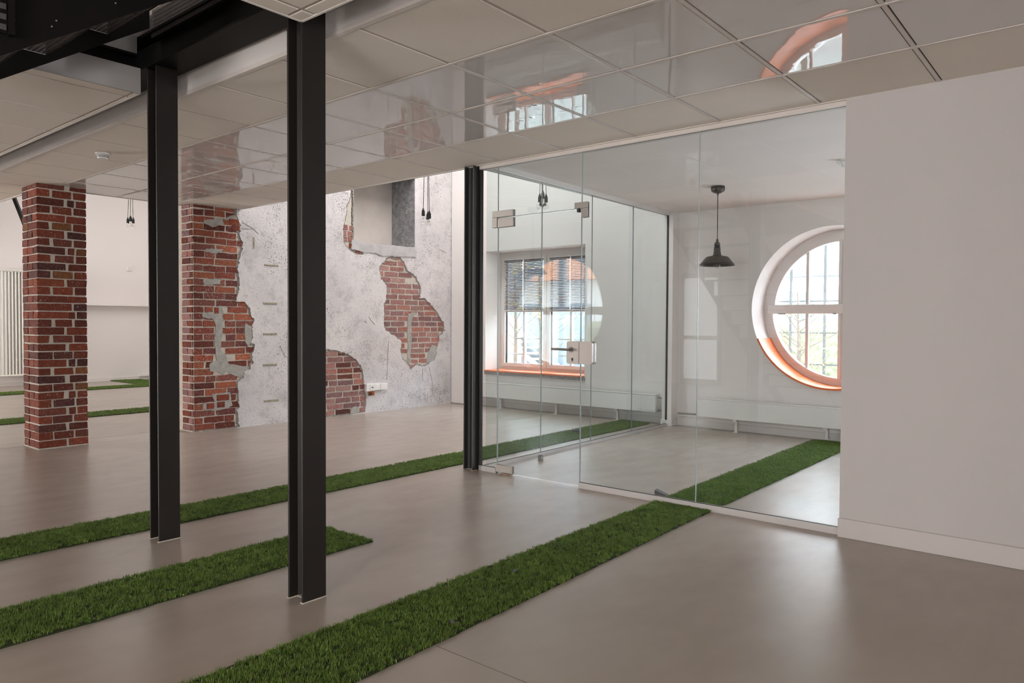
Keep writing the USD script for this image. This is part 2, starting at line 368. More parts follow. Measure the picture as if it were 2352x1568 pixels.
# ------------------------------------------------------------ the tiled ceilings
XL = [2.135, 2.755, 3.395, 4.01, 4.69]
ce = thing('ceiling', 'tiled ceiling beyond the columns with glossy middle rows and matt edge rows', 'ceiling', (0, 0, 0), kind='structure')
zone = Polygon([(2.135, -3), (4.69, -3), (4.69, 8.17), (4.11, 8.19), (4.11, 8.45), (2.70, 8.45), (2.70, 16.6), (2.135, 16.6)])
ys = [0.155 + .6415 * k for k in range(-5, 27)]
g = .016
for i in range(4):
    for k in range(len(ys) - 1):
        gy = .010 if i == 0 else g
        c = sbox(XL[i] + g, ys[k] + gy, XL[i + 1] - g, ys[k + 1] - gy).intersection(zone.buffer(-.012))
        if c.is_empty or c.area < .01 or c.geom_type != 'Polygon' or ys[k] < -2.5:
            continue
        gl = i in (1, 2) and ys[k] < 8.2
        if c.equals(c.envelope):
            x0, y0, x1, y1 = c.bounds
            m = bx(x0, x1, y0, y1, ZC + .002, ZC + .010, ch=.002)
        else:
            m = prism_xy(c, ZC + .002, ZC + .010)
        obj('tile', m, M['tile_gloss'] if gl else M['tile'], ce)
for x in XL[1:4]:
    y1 = 16.6 if x < 2.7 else 8.44
    obj('grid_rail', bx(x - .010, x + .010, -3, y1 if x < 4.2 else 8.17, ZC - .001, ZC + .02), M['grid'], ce)
for y in ys:
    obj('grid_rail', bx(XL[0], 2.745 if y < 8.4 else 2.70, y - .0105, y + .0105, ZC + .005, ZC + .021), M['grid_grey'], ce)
    if -2.5 < y < 8.4:
        obj('grid_rail', bx(XL[1], 4.69 if y < 8.1 else 4.10, y - .010, y + .010, ZC, ZC + .021), M['grid'], ce)
obj('plenum_board', prism_xy(zone.buffer(-.004), ZC + .0085, ZC + .032), M['plenum'], ce)
# edge trims: white lips round the rim, the tall white fascia of the slot by the columns
obj('edge_trim', bx(2.130, 2.155, -3, 16.6, ZC - .003, ZC + .02), M['grid'], ce)
obj('fascia', bx(2.135, 2.147, -3, 16.6, ZC + .02, 2.94), M['white'], ce)
obj('edge_trim', bx(4.675, 4.70, 4.30, 8.165, ZC - .003, 2.94), M['white'], ce)
obj('edge_trim', bx(2.70, 4.11, 8.43, 8.455, ZC - .003, 2.94), M['white'], ce)
obj('edge_trim', bx(2.68, 2.705, 8.455, 16.6, ZC - .003, 2.94), M['white'], ce)
obj('edge_trim', bx(4.655, 4.68, -3, 4.3, ZC - .004, ZC + .02), M['grid'], ce)


def near_ceiling(name, x0, x1, y0, y1, label, xs, yj, lips):
    c = thing(name, label, 'ceiling', (0, 0, 0), kind='structure')
    xx, yy = [x0] + xs + [x1], [y0] + yj + [y1]
    for a, b in zip(xx[:-1], xx[1:]):
        for p, q in zip(yy[:-1], yy[1:]):
            obj('tile', bx(a + .008, b - .008, p + .009, q - .009, ZN + .001, ZN + .009, ch=.002), M['tile'], c)
    obj('plenum_board', bx(x0 + .004, x1 - .004, y0 + .004, y1 - .004, ZN + .0075, ZN + .028), M['plenum'], c)
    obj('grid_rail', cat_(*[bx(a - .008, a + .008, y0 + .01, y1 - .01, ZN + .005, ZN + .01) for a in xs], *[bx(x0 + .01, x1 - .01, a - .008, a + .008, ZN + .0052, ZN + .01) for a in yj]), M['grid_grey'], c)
    for l in lips:
        obj('fascia', bx(*l), M['fascia_grey'] if l[2] == 4.40 else M['white'], c)
    return c


near_ceiling('ceiling_left', -1.6, 1.907, 4.41, 16.6, 'matt tiled ceiling left of the stair opening with a grey upstand', [.35, .6, 1.25, 1.875], [4.53, 5.173, 5.785, 6.43, 7.07, 7.71, 8.35, 10, 12, 14],
             [(-1.6, 1.9065, 4.40, 4.412, ZN - .0005, 2.745), (1.897, 1.909, 4.412, 16.6, ZN - .001, 2.66)])
near_ceiling('ceiling_near', -5.0, 1.907, -3.0, 2.80, 'matt tiled ceiling overhead before the columns, one corner of it in view', [-3, -2.4, -1.76, -1.12, -.48, .16, .80, 1.44, 1.83], [-1.76, -1.12, -.48, .16, .80, 1.44, 2.08, 2.69],
             [(-1.6, 1.907, 2.79, 2.802, ZN - .001, 2.74), (1.897, 1.909, -3, 2.80, ZN - .001, 2.74)])
obj('ceiling_rear', bx(-5.0, -1.6, 2.8, 16.6, ZN, ZN + .02), M['tile'], label='matt ceiling behind the foot of the stair', cat='ceiling', kind='structure')

# office ceiling with its rounded bulkhead over the glass
oc = obj('ceiling_office', bx(4.72, XB, -3.0, 4.42, 2.68, 2.72), mat('office_ceiling_white', (.86, .81, .78), .85), label='smooth white ceiling of the glazed office', cat='ceiling', kind='structure')
obj('edge_trim', bx(4.72, XB, 4.335, 4.43, 2.655, 2.72), M['white_far'], oc)
obj('ceiling_office_slab', bx(4.66, XB, -3.0, 4.44, 2.725, 2.94), M['white_far'], label='white bulkhead above the glazed office', cat='ceiling', kind='structure')

# ------------------------------------------------------------ steel columns, beams
def h_column(x0, y0, w, d, z1, label, tf=.012, tw=.009, ms=None):
    """Rolled H section, flanges along x; x0,y0 its near corner."""
    c = thing('steel_column', label, 'column', (x0 + w / 2, y0 + d / 2, 0), group='black steel columns')
    obj('flange', bx(-w / 2, w / 2, -d / 2, -d / 2 + tf, 0, z1, ch=.0015), ms or M['steel'], c)
    obj('flange', bx(-w / 2, w / 2, d / 2 - tf, d / 2, 0, z1, ch=.0015), ms or M['steel'], c)
    web = prism_xy(Polygon([(-tw / 2 - .014, -d / 2 + tf), (-tw / 2, -d / 2 + tf + .014), (-tw / 2, d / 2 - tf - .014), (-tw / 2 - .014, d / 2 - tf),
                            (tw / 2 + .014, d / 2 - tf), (tw / 2, d / 2 - tf - .014), (tw / 2, -d / 2 + tf + .014), (tw / 2 + .014, -d / 2 + tf)]), 0, z1)
    obj('web', web, ms or M['steel'], c)
    base = Polygon([(-w / 2 - .004, -d / 2 - .004), (w / 2 + .004, -d / 2 - .004), (w / 2 + .004, -d / 2 + tf + .004), (tw / 2 + .02, -d / 2 + tf + .006), (tw / 2 + .02, d / 2 - tf - .006), (w / 2 + .004, d / 2 - tf - .004),
                    (w / 2 + .004, d / 2 + .004), (-w / 2 - .004, d / 2 + .004), (-w / 2 - .004, d / 2 - tf - .004), (-tw / 2 - .02, d / 2 - tf - .006), (-tw / 2 - .02, -d / 2 + tf + .006), (-w / 2 - .004, -d / 2 + tf + .004)])
    obj('grout_ring', prism_xy(base, 0, .004), M['mortar'], c)
    return c


h_column(1.928, 4.252, .124, .118, 2.74, 'black steel column at the corner of the left ceiling, second from the front')
h_column(1.926, 2.829, .127, .118, 2.74, 'tall black steel column nearest the camera, standing between the turf strips')
h_column(4.628, 4.285, .128, .112, ZC, 'black steel column at the corner of the glass front, beside the door', ms=M['steel_grey'])


def i_beam(name, label, x0, x1, y0, y1, z0, z1, along, tf=.014):
    b = thing(name, label, 'beam', ((x0 + x1) / 2, (y0 + y1) / 2, z0), group='black steel beams over the stair opening'); o = np.array([(x0 + x1) / 2, (y0 + y1) / 2, z0])
    obj('flange', bx(x0, x1, y0, y1, z0, z0 + tf, o), M['steel_dark'], b)
    obj('flange', bx(x0, x1, y0, y1, z1 - tf, z1, o), M['steel_dark'], b)
    c = (x0 + x1) / 2 if along == 'y' else (y0 + y1) / 2
    obj('web', bx(c - .005, c + .005, y0, y1, z0 + tf, z1 - tf, o) if along == 'y' else bx(x0, x1, c - .005, c + .005, z0 + tf, z1 - tf, o), M['steel_dark'], b)
    return b


i_beam('steel_beam', 'black steel beam lying on the two front columns', 1.912, 2.098, -2.9, 8.0, 2.74, 2.94, 'y')
i_beam('steel_beam', 'black steel edge beam above the grey ceiling upstand left of the stair', -1.6, 1.90, 4.415, 4.50, 2.748, 2.83, 'x')
i_beam('steel_beam', 'black steel edge beam above the near ceiling corner', -1.6, 1.90, 2.70, 2.785, 2.76, 2.93, 'x')
obj('trim_5', bx(-1.6, 1.90, 4.43, 4.50, 2.835, 2.938), mat('edge_grey', (.22, .21, .21), .8), label='grey slab edge over the stair opening', cat='slab edge', kind='structure')

# ------------------------------------------------------------ the steel stair
st = thing('steel_stair', 'black steel stair with perforated treads rising overhead at the upper left', 'stair', (0, 0, 0))
SX0, SZ0, SL = 1.184, 2.476, .655


def zlow(x): return SZ0 + SL * (x - SX0)


xb = SX0 - SZ0 / SL
top = 1.915
obj('stringer', prism_xz(Polygon([(xb, 0), (top, zlow(top)), (top, 3.05), (1.70, 3.05), (xb - .35, zlow(xb - .35) + .52), (xb - .35, 0)]), 3.385, 3.40), M['steel_dark'], st)
saw = [(xb, 0), (top, zlow(top)), (top, 3.05), (1.70, 3.05)]
for k in range(14):
    saw += [(1.692 - k * .301, 2.850 - k * .197), (1.692 - k * .301 - .299, 2.850 - k * .197)]
saw = Polygon(saw + [(xb - .35, 0)]).buffer(0).intersection(sbox(-4, 0, 3, 4))
obj('stringer', prism_xz(saw, 4.30, 4.315), M['steel_dark'], st)
for k in range(14):
    xr, z = 1.392 + .3 - k * .301, 2.852 - k * .197
    if z < .15 or xr - .3 < -2.9:
        break
    td = obj('tread', bx(xr - .30, xr - .105, 3.40, 4.30, z, z + .004), M['steel_dark'], st)
    obj('perforated_strip', bx(xr - .105, xr, 3.40, 4.296, z, z + .0012), M['perforated'], td)
    obj('nosing', bx(xr, xr + .004, 3.40, 4.30, z - .003, z + .006), M['steel_dark'], st)
obj('riser', bx(1.930, 1.9312, 3.40, 4.30, 2.94, 3.06), M['perforated'], st)
obj('riser_lip', bx(1.924, 1.938, 3.40, 4.30, 2.90, 2.94), M['steel'], st)
br = obj('railing_bracket', cat_(bx(.86, .955, 3.372, 3.385, 2.40, 2.75), bx(.956, .974, 3.345, 3.385, 2.395, 2.75)), M['steel_dark'], st)
obj('slot_plate', cat_(*[bx(.88, .950, 3.366, 3.373, z, z + .022) for z in (2.412, 2.452, 2.492, 2.532, 2.58)]), mat('slot_grey', (.07, .066, .064), .5), br)
for x, z in ((.982, 2.528), (.982, 2.466), (1.114, 2.482), (1.131, 2.511), (1.362, 2.660)):
    obj('bolt', bx(x - .003, x + .003, 3.380, 3.386, z - .003, z + .003, ch=.001), M['mgrey'], st)

# ------------------------------------------------------------ bricks
def rough_brick(poly):
    """A brick's face outline with worn, slightly uneven edges."""
    if poly.is_empty:
        return None
    p = poly.simplify(.004)
    p = p if p.geom_type == 'Polygon' else max(p.geoms, key=lambda q: q.area)
    c = np.array(p.exterior.segmentize(.07).coords)[:-1]
    c = c + rng.normal(0, .0022, c.shape)
    q = Polygon(c).buffer(0)
    return q if q.geom_type == 'Polygon' and q.area > .0009 else None


def brick_box(x0, x1, y0, y1, z0, z1, o=(0, 0, 0)):
    b = bx(x0, x1, y0, y1, z0, z1, o, ch=.004)
    v = np.array(b.vertices)
    c = v.mean(0)
    sgn = np.sign(v - c)
    key = (sgn[:, 0] > 0) * 4 + (sgn[:, 1] > 0) * 2 + (sgn[:, 2] > 0)
    j = np.clip(rng.normal(0, .002, (8, 3)), -.0035, .0035)
    b.vertices = v + j[key.astype(int)]
    return b


pil = thing('brick_pillar', 'free-standing red brick pillar with pale mortar joints at the left', 'pillar', (2.768, 8.395, 0))
PO = np.array([2.768, 8.395, 0])
PX0, PX1, PY0, PY1 = 2.545, 2.992, 8.185, 8.605
obj('mortar_core', bx(PX0 + .0085, PX1 - .0085, PY0 + .0085, PY1 - .0085, 0, ZC + .02, PO), M['mortar'], pil)
CH = .0805
j = lambda s=.012: float(rng.normal(0, s))
for k in range(33):
    z0, z1 = .012 + k * CH, .012 + k * CH + .0685 + j(.002)
    if z1 > ZC: z1 = ZC
    if k % 2 == 0:
        xs = [(PX0, PX0 + .245 + j()), (PX0 + .275 + j(.01), PX1)]
        y_a = PY0 + .115
        lefts = [(PY0 + .128 + j(.005), PY0 + .265 + j(.005)), (PY0 + .282, PY1)]
        if rng.random() < .3: xs = [(PX0, PX0 + .25 + j()), (PX0 + .275, PX0 + .335), (PX0 + .355, PX1)]
    else:
        a = PX0 + .115 + j(.008)
        b = PX0 + .140 + j(.01)
        c = PX1 - .115 + j(.008)
        xs = [(PX0, a), (b, c - .018 - abs(j(.006))), (c, PX1)]
        y_a = PY0 + .245
        lefts = [(PY0 + .26 + j(.005), PY1)]
    for n, (a, b) in enumerate(xs):
        jj = j(.0015)
        obj('brick', brick_box(a + (jj if n == 0 else 0), b, PY0 + jj, y_a if n == 0 else PY0 + .1, z0, z1, PO), BR[int(rng.choice(8, p=[.2, .2, .2, .1, .1, .1, .06, .04]))], pil)
    for a, b in lefts:
        obj('brick', brick_box(PX0 + j(.0015), PX0 + .1, a, b, z0, z1, PO), BR[int(rng.choice(8, p=[.2, .15, .2, .05, .15, .15, .08, .02]))], pil)
    obj('brick', brick_box(PX1 - .1, PX1 + .002, PY0 + (.13 if k % 2 else .28), PY0 + (.36 if k % 2 else .40), z0, z1, PO), BR[int(rng.integers(0, 5))], pil)
obj('mortar_skirt', bx(PX0 - .008, PX1 + .004, PY0 - .008, PY1, 0, .014, PO, ch=.004), M['mortar'], pil)

# ------------------------------------------------------------ the old wall: plaster broken away over brick
PIL = [(4.648, 2.7), (4.648, 2.611), (4.643, 2.57), (4.675, 2.499), (4.691, 2.441), (4.69, 2.341), (4.701, 2.292), (4.733, 2.235), (4.722, 2.154), (4.7, 2.072), (4.667, 2.009), (4.661, 1.919), (4.677, 1.83), (4.682, 1.74), (4.671, 1.649), (4.644, 1.588), (4.643, 1.523), (4.73, 1.53), (4.774, 1.501), (4.818, 1.441), (4.84, 1.36), (4.885, 1.299), (4.857, 1.237), (4.851, 1.145), (4.856, 1.073), (4.833, 1.023), (4.884, 1.001), (4.878, 0.94), (4.85, 0.9), (4.838, 0.829), (4.872, 0.786), (4.816, 0.748), (4.821, 0.696), (4.749, 0.669), (4.727, 0.599), (4.656, 0.553), (4.655, 0.492), (4.671, 0.411), (4.665, 0.31), (4.682, 0.258), (4.643, 0.221), (4.67, 0.128), (4.659, 0.048), (4.68, 0.0), (4.05, 0.0), (4.05, 2.7)]
MID = [(7.001, 2.235), (7.213, 2.25), (7.333, 2.168), (7.388, 2.057), (7.567, 1.967), (7.647, 1.82), (7.659, 1.719), (7.636, 1.651), (7.728, 1.654), (7.893, 1.539), (8.013, 1.429), (8.098, 1.334), (8.16, 1.291), (8.16, 1.16), (8.124, 1.099), (8.051, 1.082), (8.051, 0.987), (8.003, 0.884), (7.991, 0.78), (7.944, 0.695), (7.825, 0.648), (7.732, 0.609), (7.571, 0.641), (7.458, 0.588), (7.38, 0.666), (7.292, 0.735), (7.248, 0.868), (7.281, 0.999), (7.194, 1.05), (7.024, 1.141), (6.961, 1.165), (6.929, 1.261), (6.929, 1.534), (6.97, 1.631), (6.991, 1.744), (6.97, 1.84), (6.877, 1.907), (6.846, 2.025), (6.856, 2.089), (6.939, 2.166)]
LOW = [(5.60, 0.60), (5.70, 0.80), (5.798, 0.875), (5.904, 0.917), (6.102, 0.897), (6.288, 0.846), (6.421, 0.765), (6.508, 0.684), (6.557, 0.604), (6.567, 0.463), (6.587, 0.336), (6.616, 0.24), (6.607, 0.099), (6.587, 0.006), (5.55, 0.006)]
NIB = [(6.347, 3.115), (6.327, 3.007), (6.267, 2.878), (6.267, 2.797), (6.237, 2.672), (6.212, 2.549), (6.212, 2.372), (6.297, 2.29), (6.347, 2.262), (6.40, 2.24), (6.48, 2.22), (6.56, 2.232), (6.56, 2.30), (6.40, 2.40), (6.40, 3.117)]
SILL = [(6.357, 2.417), (6.689, 2.393), (7.072, 2.401), (7.525, 2.408), (7.555, 2.384), (7.549, 2.263), (7.22, 2.251), (6.883, 2.236), (6.742, 2.268), (6.583, 2.26), (6.398, 2.282), (6.347, 2.286)]
CEM = [[(4.349, 1.452), (4.463, 1.464), (4.483, 1.287), (4.441, 1.219), (4.379, 1.247), (4.358, 1.305), (4.217, 1.333), (4.222, 1.386), (4.344, 1.393)],
       [(4.369, 1.314), (4.473, 1.315), (4.472, 1.207), (4.461, 1.078), (4.44, 0.96), (4.523, 0.859), (4.533, 0.779), (4.804, 0.728), (4.782, 0.688), (4.716, 0.61), (4.575, 0.648), (4.522, 0.7), (4.48, 0.642), (4.397, 0.696), (4.315, 0.7), (4.305, 0.788), (4.397, 0.824), (4.377, 0.932), (4.368, 1.08), (4.389, 1.197)],
       [(4.233, 2.45), (4.344, 2.472), (4.478, 2.507), (4.488, 2.429), (4.446, 2.415), (4.354, 2.386), (4.243, 2.422)],
       [(4.231, 2.114), (4.352, 2.133), (4.487, 2.135), (4.445, 2.092), (4.373, 2.077), (4.251, 2.091)],
       [(4.224, 1.738), (4.32, 1.782), (4.443, 1.778), (4.443, 1.719), (4.361, 1.715), (4.259, 1.706)],
       [(4.334, 0.425), (4.564, 0.438), (4.584, 0.277), (4.52, 0.242), (4.374, 0.235), (4.251, 0.246), (4.221, 0.297), (4.232, 0.335), (4.374, 0.333)],
       [(4.552, 2.525), (4.648, 2.566), (4.68, 2.5), (4.691, 2.441), (4.679, 2.35), (4.583, 2.4), (4.669, 2.419), (4.664, 2.488), (4.489, 2.488)],
       [(4.751, 1.257), (4.851, 1.227), (4.85, 1.043), (4.794, 0.973), (4.761, 1.044)],
       [(7.47, 1.43), (7.60, 1.43), (7.50, 1.38), (7.472, 1.263), (7.457, 1.163), (7.491, 1.029), (7.469, 0.913), (7.458, 0.746), (7.447, 0.646), (7.385, 0.699), (7.405, 0.913), (7.385, 1.163), (7.40, 1.40)],
       [(7.895, 0.938), (8.015, 0.918), (7.991, 0.78), (7.944, 0.695), (7.825, 0.648), (7.778, 0.684), (7.825, 0.819)],
       [(6.363, 0.088), (6.44, 0.113), (6.489, 0.077), (6.46, 0.01), (6.344, 0.012)]]
NX0, NX1, NZ0, NZ1, NY = 6.357, 7.53, 2.30, 3.44, 8.69


def ragged(pts, amp=.006, step=.03):
    p = Polygon(pts).buffer(0).segmentize(step)
    c = np.array(p.exterior.coords)[:-1]
    c = c + rng.normal(0, amp, c.shape)
    return Polygon(c).buffer(0)


pil_p, mid_p, low_p, nib_p = ragged(PIL), ragged(MID), ragged(LOW, .005), ragged(NIB, .004)
sill_p = ragged(SILL, .004)
niche_p = sbox(NX0, NZ0, NX1, NZ1)
cem_p = []
for c in CEM:
    q = ragged(c, .004)
    cem_p.append(q.difference(shapely.union_all(cem_p)) if cem_p else q)
cem_all = shapely.union_all(cem_p)
wl = thing('wall_left', 'old plastered wall with brick showing where the plaster broke off and a blind niche', 'wall', (0, 0, 0), kind='structure')
face = sbox(4.112, 0, 8.32, 5.4)
plaster = face.difference(shapely.union_all([pil_p, mid_p, low_p, nib_p, niche_p, sill_p]))
plaster = max(plaster.geoms, key=lambda q: q.area) if plaster.geom_type != 'Polygon' else plaster
obj('plaster', prism_xz(plaster, YW, 8.20), M['plaster'], wl)
# the coarse rim where the plaster broke: a darker grey undercoat lip just behind the plaster's edge
M['undercoat'] = mat('grey_undercoat', (.34, .32, .29), .95, var=.35, vscale=40, bump=.7, bscale=90)
for nm, pp in (('a', pil_p), ('b', mid_p), ('c', low_p), ('d', nib_p)):
    lip = pp.difference(ragged(list(pp.buffer(-.02).exterior.coords) if pp.buffer(-.02).geom_type == 'Polygon' else list(pp.exterior.coords), .005)).intersection(face)
    m = prism_xz(lip, YW + .010, 8.205)
    if m is not None:
        obj('undercoat', m, M['undercoat'], wl)
body = sbox(4.118, 0, 8.32, 5.4).difference(niche_p)
obj('mortar_bed', prism_xz(body, 8.1855, 8.70), M['mortar'], wl)
obj('niche_back', bx(NX0 - .02, NX1 + .02, NY, NY + .02, NZ0 - .05, NZ1 + .05), mat('niche_plaster', (.62, .565, .52), .95, var=.12, vscale=4, bump=.15), wl)
obj('niche_reveal', bx(NX1 - .004, NX1 + .03, YW + .004, NY, NZ0 + .02, NZ1), M['rough_grey'], wl)
obj('niche_reveal', bx(NX0 - .02, NX0 + .004, 8.19, NY, NZ0 + .02, NZ1), M['rough_grey'], wl)
obj('niche_lintel', bx(NX0 - .02, NX1 + .03, YW + .005, NY, NZ1 - .004, NZ1 + .04), M['rough_grey'], wl)
obj('niche_bed', bx(NX0, NX1, 8.20, NY, NZ0 - .02, 2.395), M['concrete'], wl)
obj('sill_beam', prism_xz(sill_p, YW - .012, 8.30), M['concrete'], wl)
for c in cem_p:
    m = prism_xz(c.intersection(sbox(4.115, 0, 8.3, 3)), YW + .008, 8.2)
    if m is not None:
        obj('cement_patch', m, M['cement'], wl)
nb = 0


def bricks(region, x_start, z_start, rows, pal, first='S', gap=.013, yf=YW + .009, drop=.04, hdr=.115, stc=.25, hh=.0665):
    """Courses laid over a region, clipped to it and to the cement patches."""
    global nb
    reg = region.buffer(-.007).difference(cem_all.buffer(.004))
    xmin, _, xmax, _ = region.bounds
    for k in range(rows):
        z0 = z_start + k * CH; z1 = z0 + hh
        x = x_start
        seq = 0
        while x < xmax:
            if k % 2 == 0:
                w = stc if seq % 4 != 3 else hdr
            else:
                w = hdr if (seq == 0 or rng.random() < .28) else stc
            w += j(.008)
            dz = j(.002)
            gg = gap + abs(j(.006))
            c = sbox(x, z0 + dz, x + w, z1 + dz)
            x += w + gg; seq += 1
            if c.bounds[2] < xmin or rng.random() < drop:
                continue
            c = c.intersection(reg)
            if c.is_empty: continue
            for pc in getattr(c, 'geoms', [c]):
                if pc.geom_type != 'Polygon' or pc.area < .0028:
                    continue
                q = rough_brick(pc)
                if q is None: continue
                obj('brick', prism_xz(q, yf + float(np.clip(j(.002), -.004, .003)), 8.21), pal[int(rng.integers(0, len(pal)))], wl); nb += 1


bricks(pil_p.intersection(sbox(4.113, 0, 5, ZC)), 4.113, .014, 33, BRP + BR[2:3], gap=.014, drop=.01)
bricks(mid_p, 6.80, .585, 21, BRL, gap=.02, drop=.02, hh=.060)
bricks(low_p, 5.56, .018, 12, BRL + BR[4:6], gap=.018, drop=.0, hh=.062)
bricks(nib_p.intersection(sbox(6.2, 2.2, 6.60, 2.62)), 6.215, 2.225, 5, BRL[:4] + BR[3:4], gap=.022, drop=0, hdr=.06, stc=.075)
# loose bricks of a sharper cut set into the cement
for x0, x1, z0, z1 in ((4.39, 4.545, .345, .413), (4.395, 4.49, .263, .328), (4.265, 4.36, .258, .322), (4.595, 4.69, 2.37, 2.435), (4.56, 4.68, 2.44, 2.505), (4.365, 4.42, 1.375, 1.445)):
    obj('brick', bx(x0, x1, YW + .004, 8.2, z0, z1, ch=.002), BR[1], wl)
# the return of the wall's end, bricks facing left
for k in range(33):
    z0 = .014 + k * CH
    for a, b in (((8.195, 8.30), (8.315, 8.44)) if k % 2 else ((8.195, 8.235), (8.25, 8.44))):
        obj('brick', brick_box(4.108, 4.2, a, b, z0, min(z0 + .066, ZC)), (BRL + BR)[int(rng.integers(0, 9))], wl)
# slots filled flush with lime mortar, one upright and five level
for x0, x1, z0, z1 in ((4.862, 4.884, 2.175, 2.315), (5.012, 5.213, 1.975, 1.995), (4.998, 5.19, 1.497, 1.522), (4.996, 5.19, 1.116, 1.140), (4.99, 5.188, .730, .754), (5.0, 5.212, .280, .304)):
    obj('lime_inlay', bx(x0, x1, YW - .006, 8.19, z0, z1, ch=.003), M['inlay'], wl)
M['crack'] = mat('crack_dark', (.27, .25, .24), .95)
for pts in ([(6.65, 1.36), (6.70, 1.30), (6.76, 1.25)], [(6.58, 1.30), (6.62, 1.27)], [(7.02, 1.02), (7.00, .72), (6.99, .45)], [(7.69, .58), (7.70, .38)], [(7.83, .60), (7.90, .36), (7.90, .18)], [(5.23, .98), (5.31, .83)], [(4.70, 2.40), (4.86, 2.41)], [(8.05, 2.42), (8.20, 2.38)], [(4.72, 2.48), (4.86, 2.42), (4.93, 2.36)]):
    ln = shapely.LineString(pts).buffer(.0045, cap_style=2)
    m = prism_xz(ragged(list(ln.exterior.coords), .002, .05), YW - .002, 8.18)
    if m is not None:
        obj('crack', m, M['crack'], wl)

# ------------------------------------------------------------ turf strips
def tuft(n, seed):
    r = np.random.default_rng(seed); v, f = [], []
    for _ in range(n):
        a, lean, L, w = r.uniform(0, 6.28), r.uniform(.1, 1.25), r.uniform(.009, .0175), r.uniform(.0018, .0028)
        p = r.uniform(-.011, .011, 2)
        d = np.array([math.cos(a), math.sin(a)]); s = np.array([-d[1], d[0]])
        for t, ww in ((0, 1), (.55, .8), (1, .15)):
            h = L * t * math.cos(lean * t * .8); o = L * t * math.sin(lean * t)
            for q in (-1, 1):
                xy = p + d * o + s * q * w * ww * .5
                v.append([xy[0], xy[1], h])
        b = len(v) - 6
        f += [[b, b + 1, b + 3], [b, b + 3, b + 2], [b + 2, b + 3, b + 5], [b + 2, b + 5, b + 4]]
    return tm(v, f)


def strip(poly, label, dens=5200, seed=1):
    p = Polygon(poly); c = p.centroid
    t = thing('turf_strip', label, 'turf strip', (c.x, c.y, 0), group='green turf strips on the floor')
    o = np.array([c.x, c.y, 0])
    ed = p.segmentize(.05); cc = np.array(ed.exterior.coords)[:-1]
    r = np.random.default_rng(seed)
    cc = cc + r.normal(0, .002, cc.shape)
    obj('backing', prism_xy(Polygon(cc), 0, .007, o), M['backing'], t)
    x0, y0, x1, y1 = p.bounds
    n = int((x1 - x0) * (y1 - y0) * dens)
    pts = np.c_[r.uniform(x0, x1, n), r.uniform(y0, y1, n)]
    pts = pts[shapely.contains_xy(p.buffer(.002), pts[:, 0], pts[:, 1])]
    n = len(pts)
    pi = UsdGeom.PointInstancer.Define(stage, t.GetPath().AppendChild('pile'))
    tag(pi, kind='stuff')
    protos = []
    for i in range(3):
        m = usdkit.mesh(stage, pi.GetPath().AppendChild('tuft' + ('' if i == 0 else f'_{i:03d}')), tuft(13, 50 + i), BL[i])
        protos.append(m.GetPath())
    pi.CreatePrototypesRel().SetTargets(protos)
    pi.CreateProtoIndicesAttr(Vt.IntArray.FromNumpy(r.choice(3, n, p=[.4, .38, .22]).astype(np.int32)))
    pi.CreatePositionsAttr(Vt.Vec3fArray.FromNumpy(np.c_[pts - [c.x, c.y], np.full(n, .006)].astype(np.float32)))
    an = r.uniform(0, np.pi, n)
    pi.CreateOrientationsAttr(Vt.QuathArray([Gf.Quath(float(math.cos(a)), 0, 0, float(math.sin(a))) for a in an]))
    sc = r.uniform(.8, 1.25, n)
    pi.CreateScalesAttr(Vt.Vec3fArray.FromNumpy(np.c_[sc, sc, sc].astype(np.float32)))
    return t


strip([(-.2, 2.05), (1.634, 2.062), (4.753, 2.125), (8.34, 2.14), (8.34, 2.585), (4.766, 2.537), (1.245, 2.503), (-.2, 2.49)], 'long green turf strip in the foreground running under the glass front', seed=1)
strip([(-.4, 3.325), (2.742, 3.326), (2.74, 3.768), (-.4, 3.765)], 'short green turf strip ending beside the nearest black column', seed=2)
strip([(.2, 4.56), (2.2, 4.549), (5.06, 4.553), (8.30, 4.60), (8.34, 5.045), (5.3, 4.985), (2.19, 4.968), (.2, 5.02)], 'green turf strip passing outside the side glazing towards the hall radiator', seed=3)
strip([(1.0, 10.49), (8.0, 10.49), (8.0, 11.03), (1.0, 11.06)], 'green turf strip crossing just behind the brick pillar', dens=2600, seed=4)
strip([(2.5, 14.60), (8.1, 14.60), (8.1, 15.20), (7.1, 15.20), (7.1, 16.5), (6.5, 16.62), (6.5, 15.20), (2.5, 15.20)], 'farthest green turf strip with a short branch towards the end wall', dens=2000, seed=5)
hc = thing('hole_cup', 'small dark cup sunk in the turf strip outside the side glazing', 'cup', (7.02, 4.85, .024))
obj('rim', lathe([(.030, 0), (.050, 0), (.050, .017), (.030, .017), (.030, 0)], 24), M['dgrey'], hc)
obj('lid', lathe([(0, .003), (.031, .003), (.031, .010), (0, .010)], 24), M['black'], hc)
for n_, (x, y, a) in enumerate(((2.84, 2.335, 20), (2.18, 2.13, 55))):
    t = thing('paper_scrap', ('small grey paper scrap in the middle of the foreground turf strip', 'thin grey paper scrap near the edge of the foreground turf strip')[n_], 'scrap', (x, y, .026), rz=a)
    obj('sheet', prism_xy(Polygon([(-.02, -.006), (.0, -.011), (.02, -.004), (.017, .008), (-.012, .009)]), 0, .002), M['dgrey'], t)

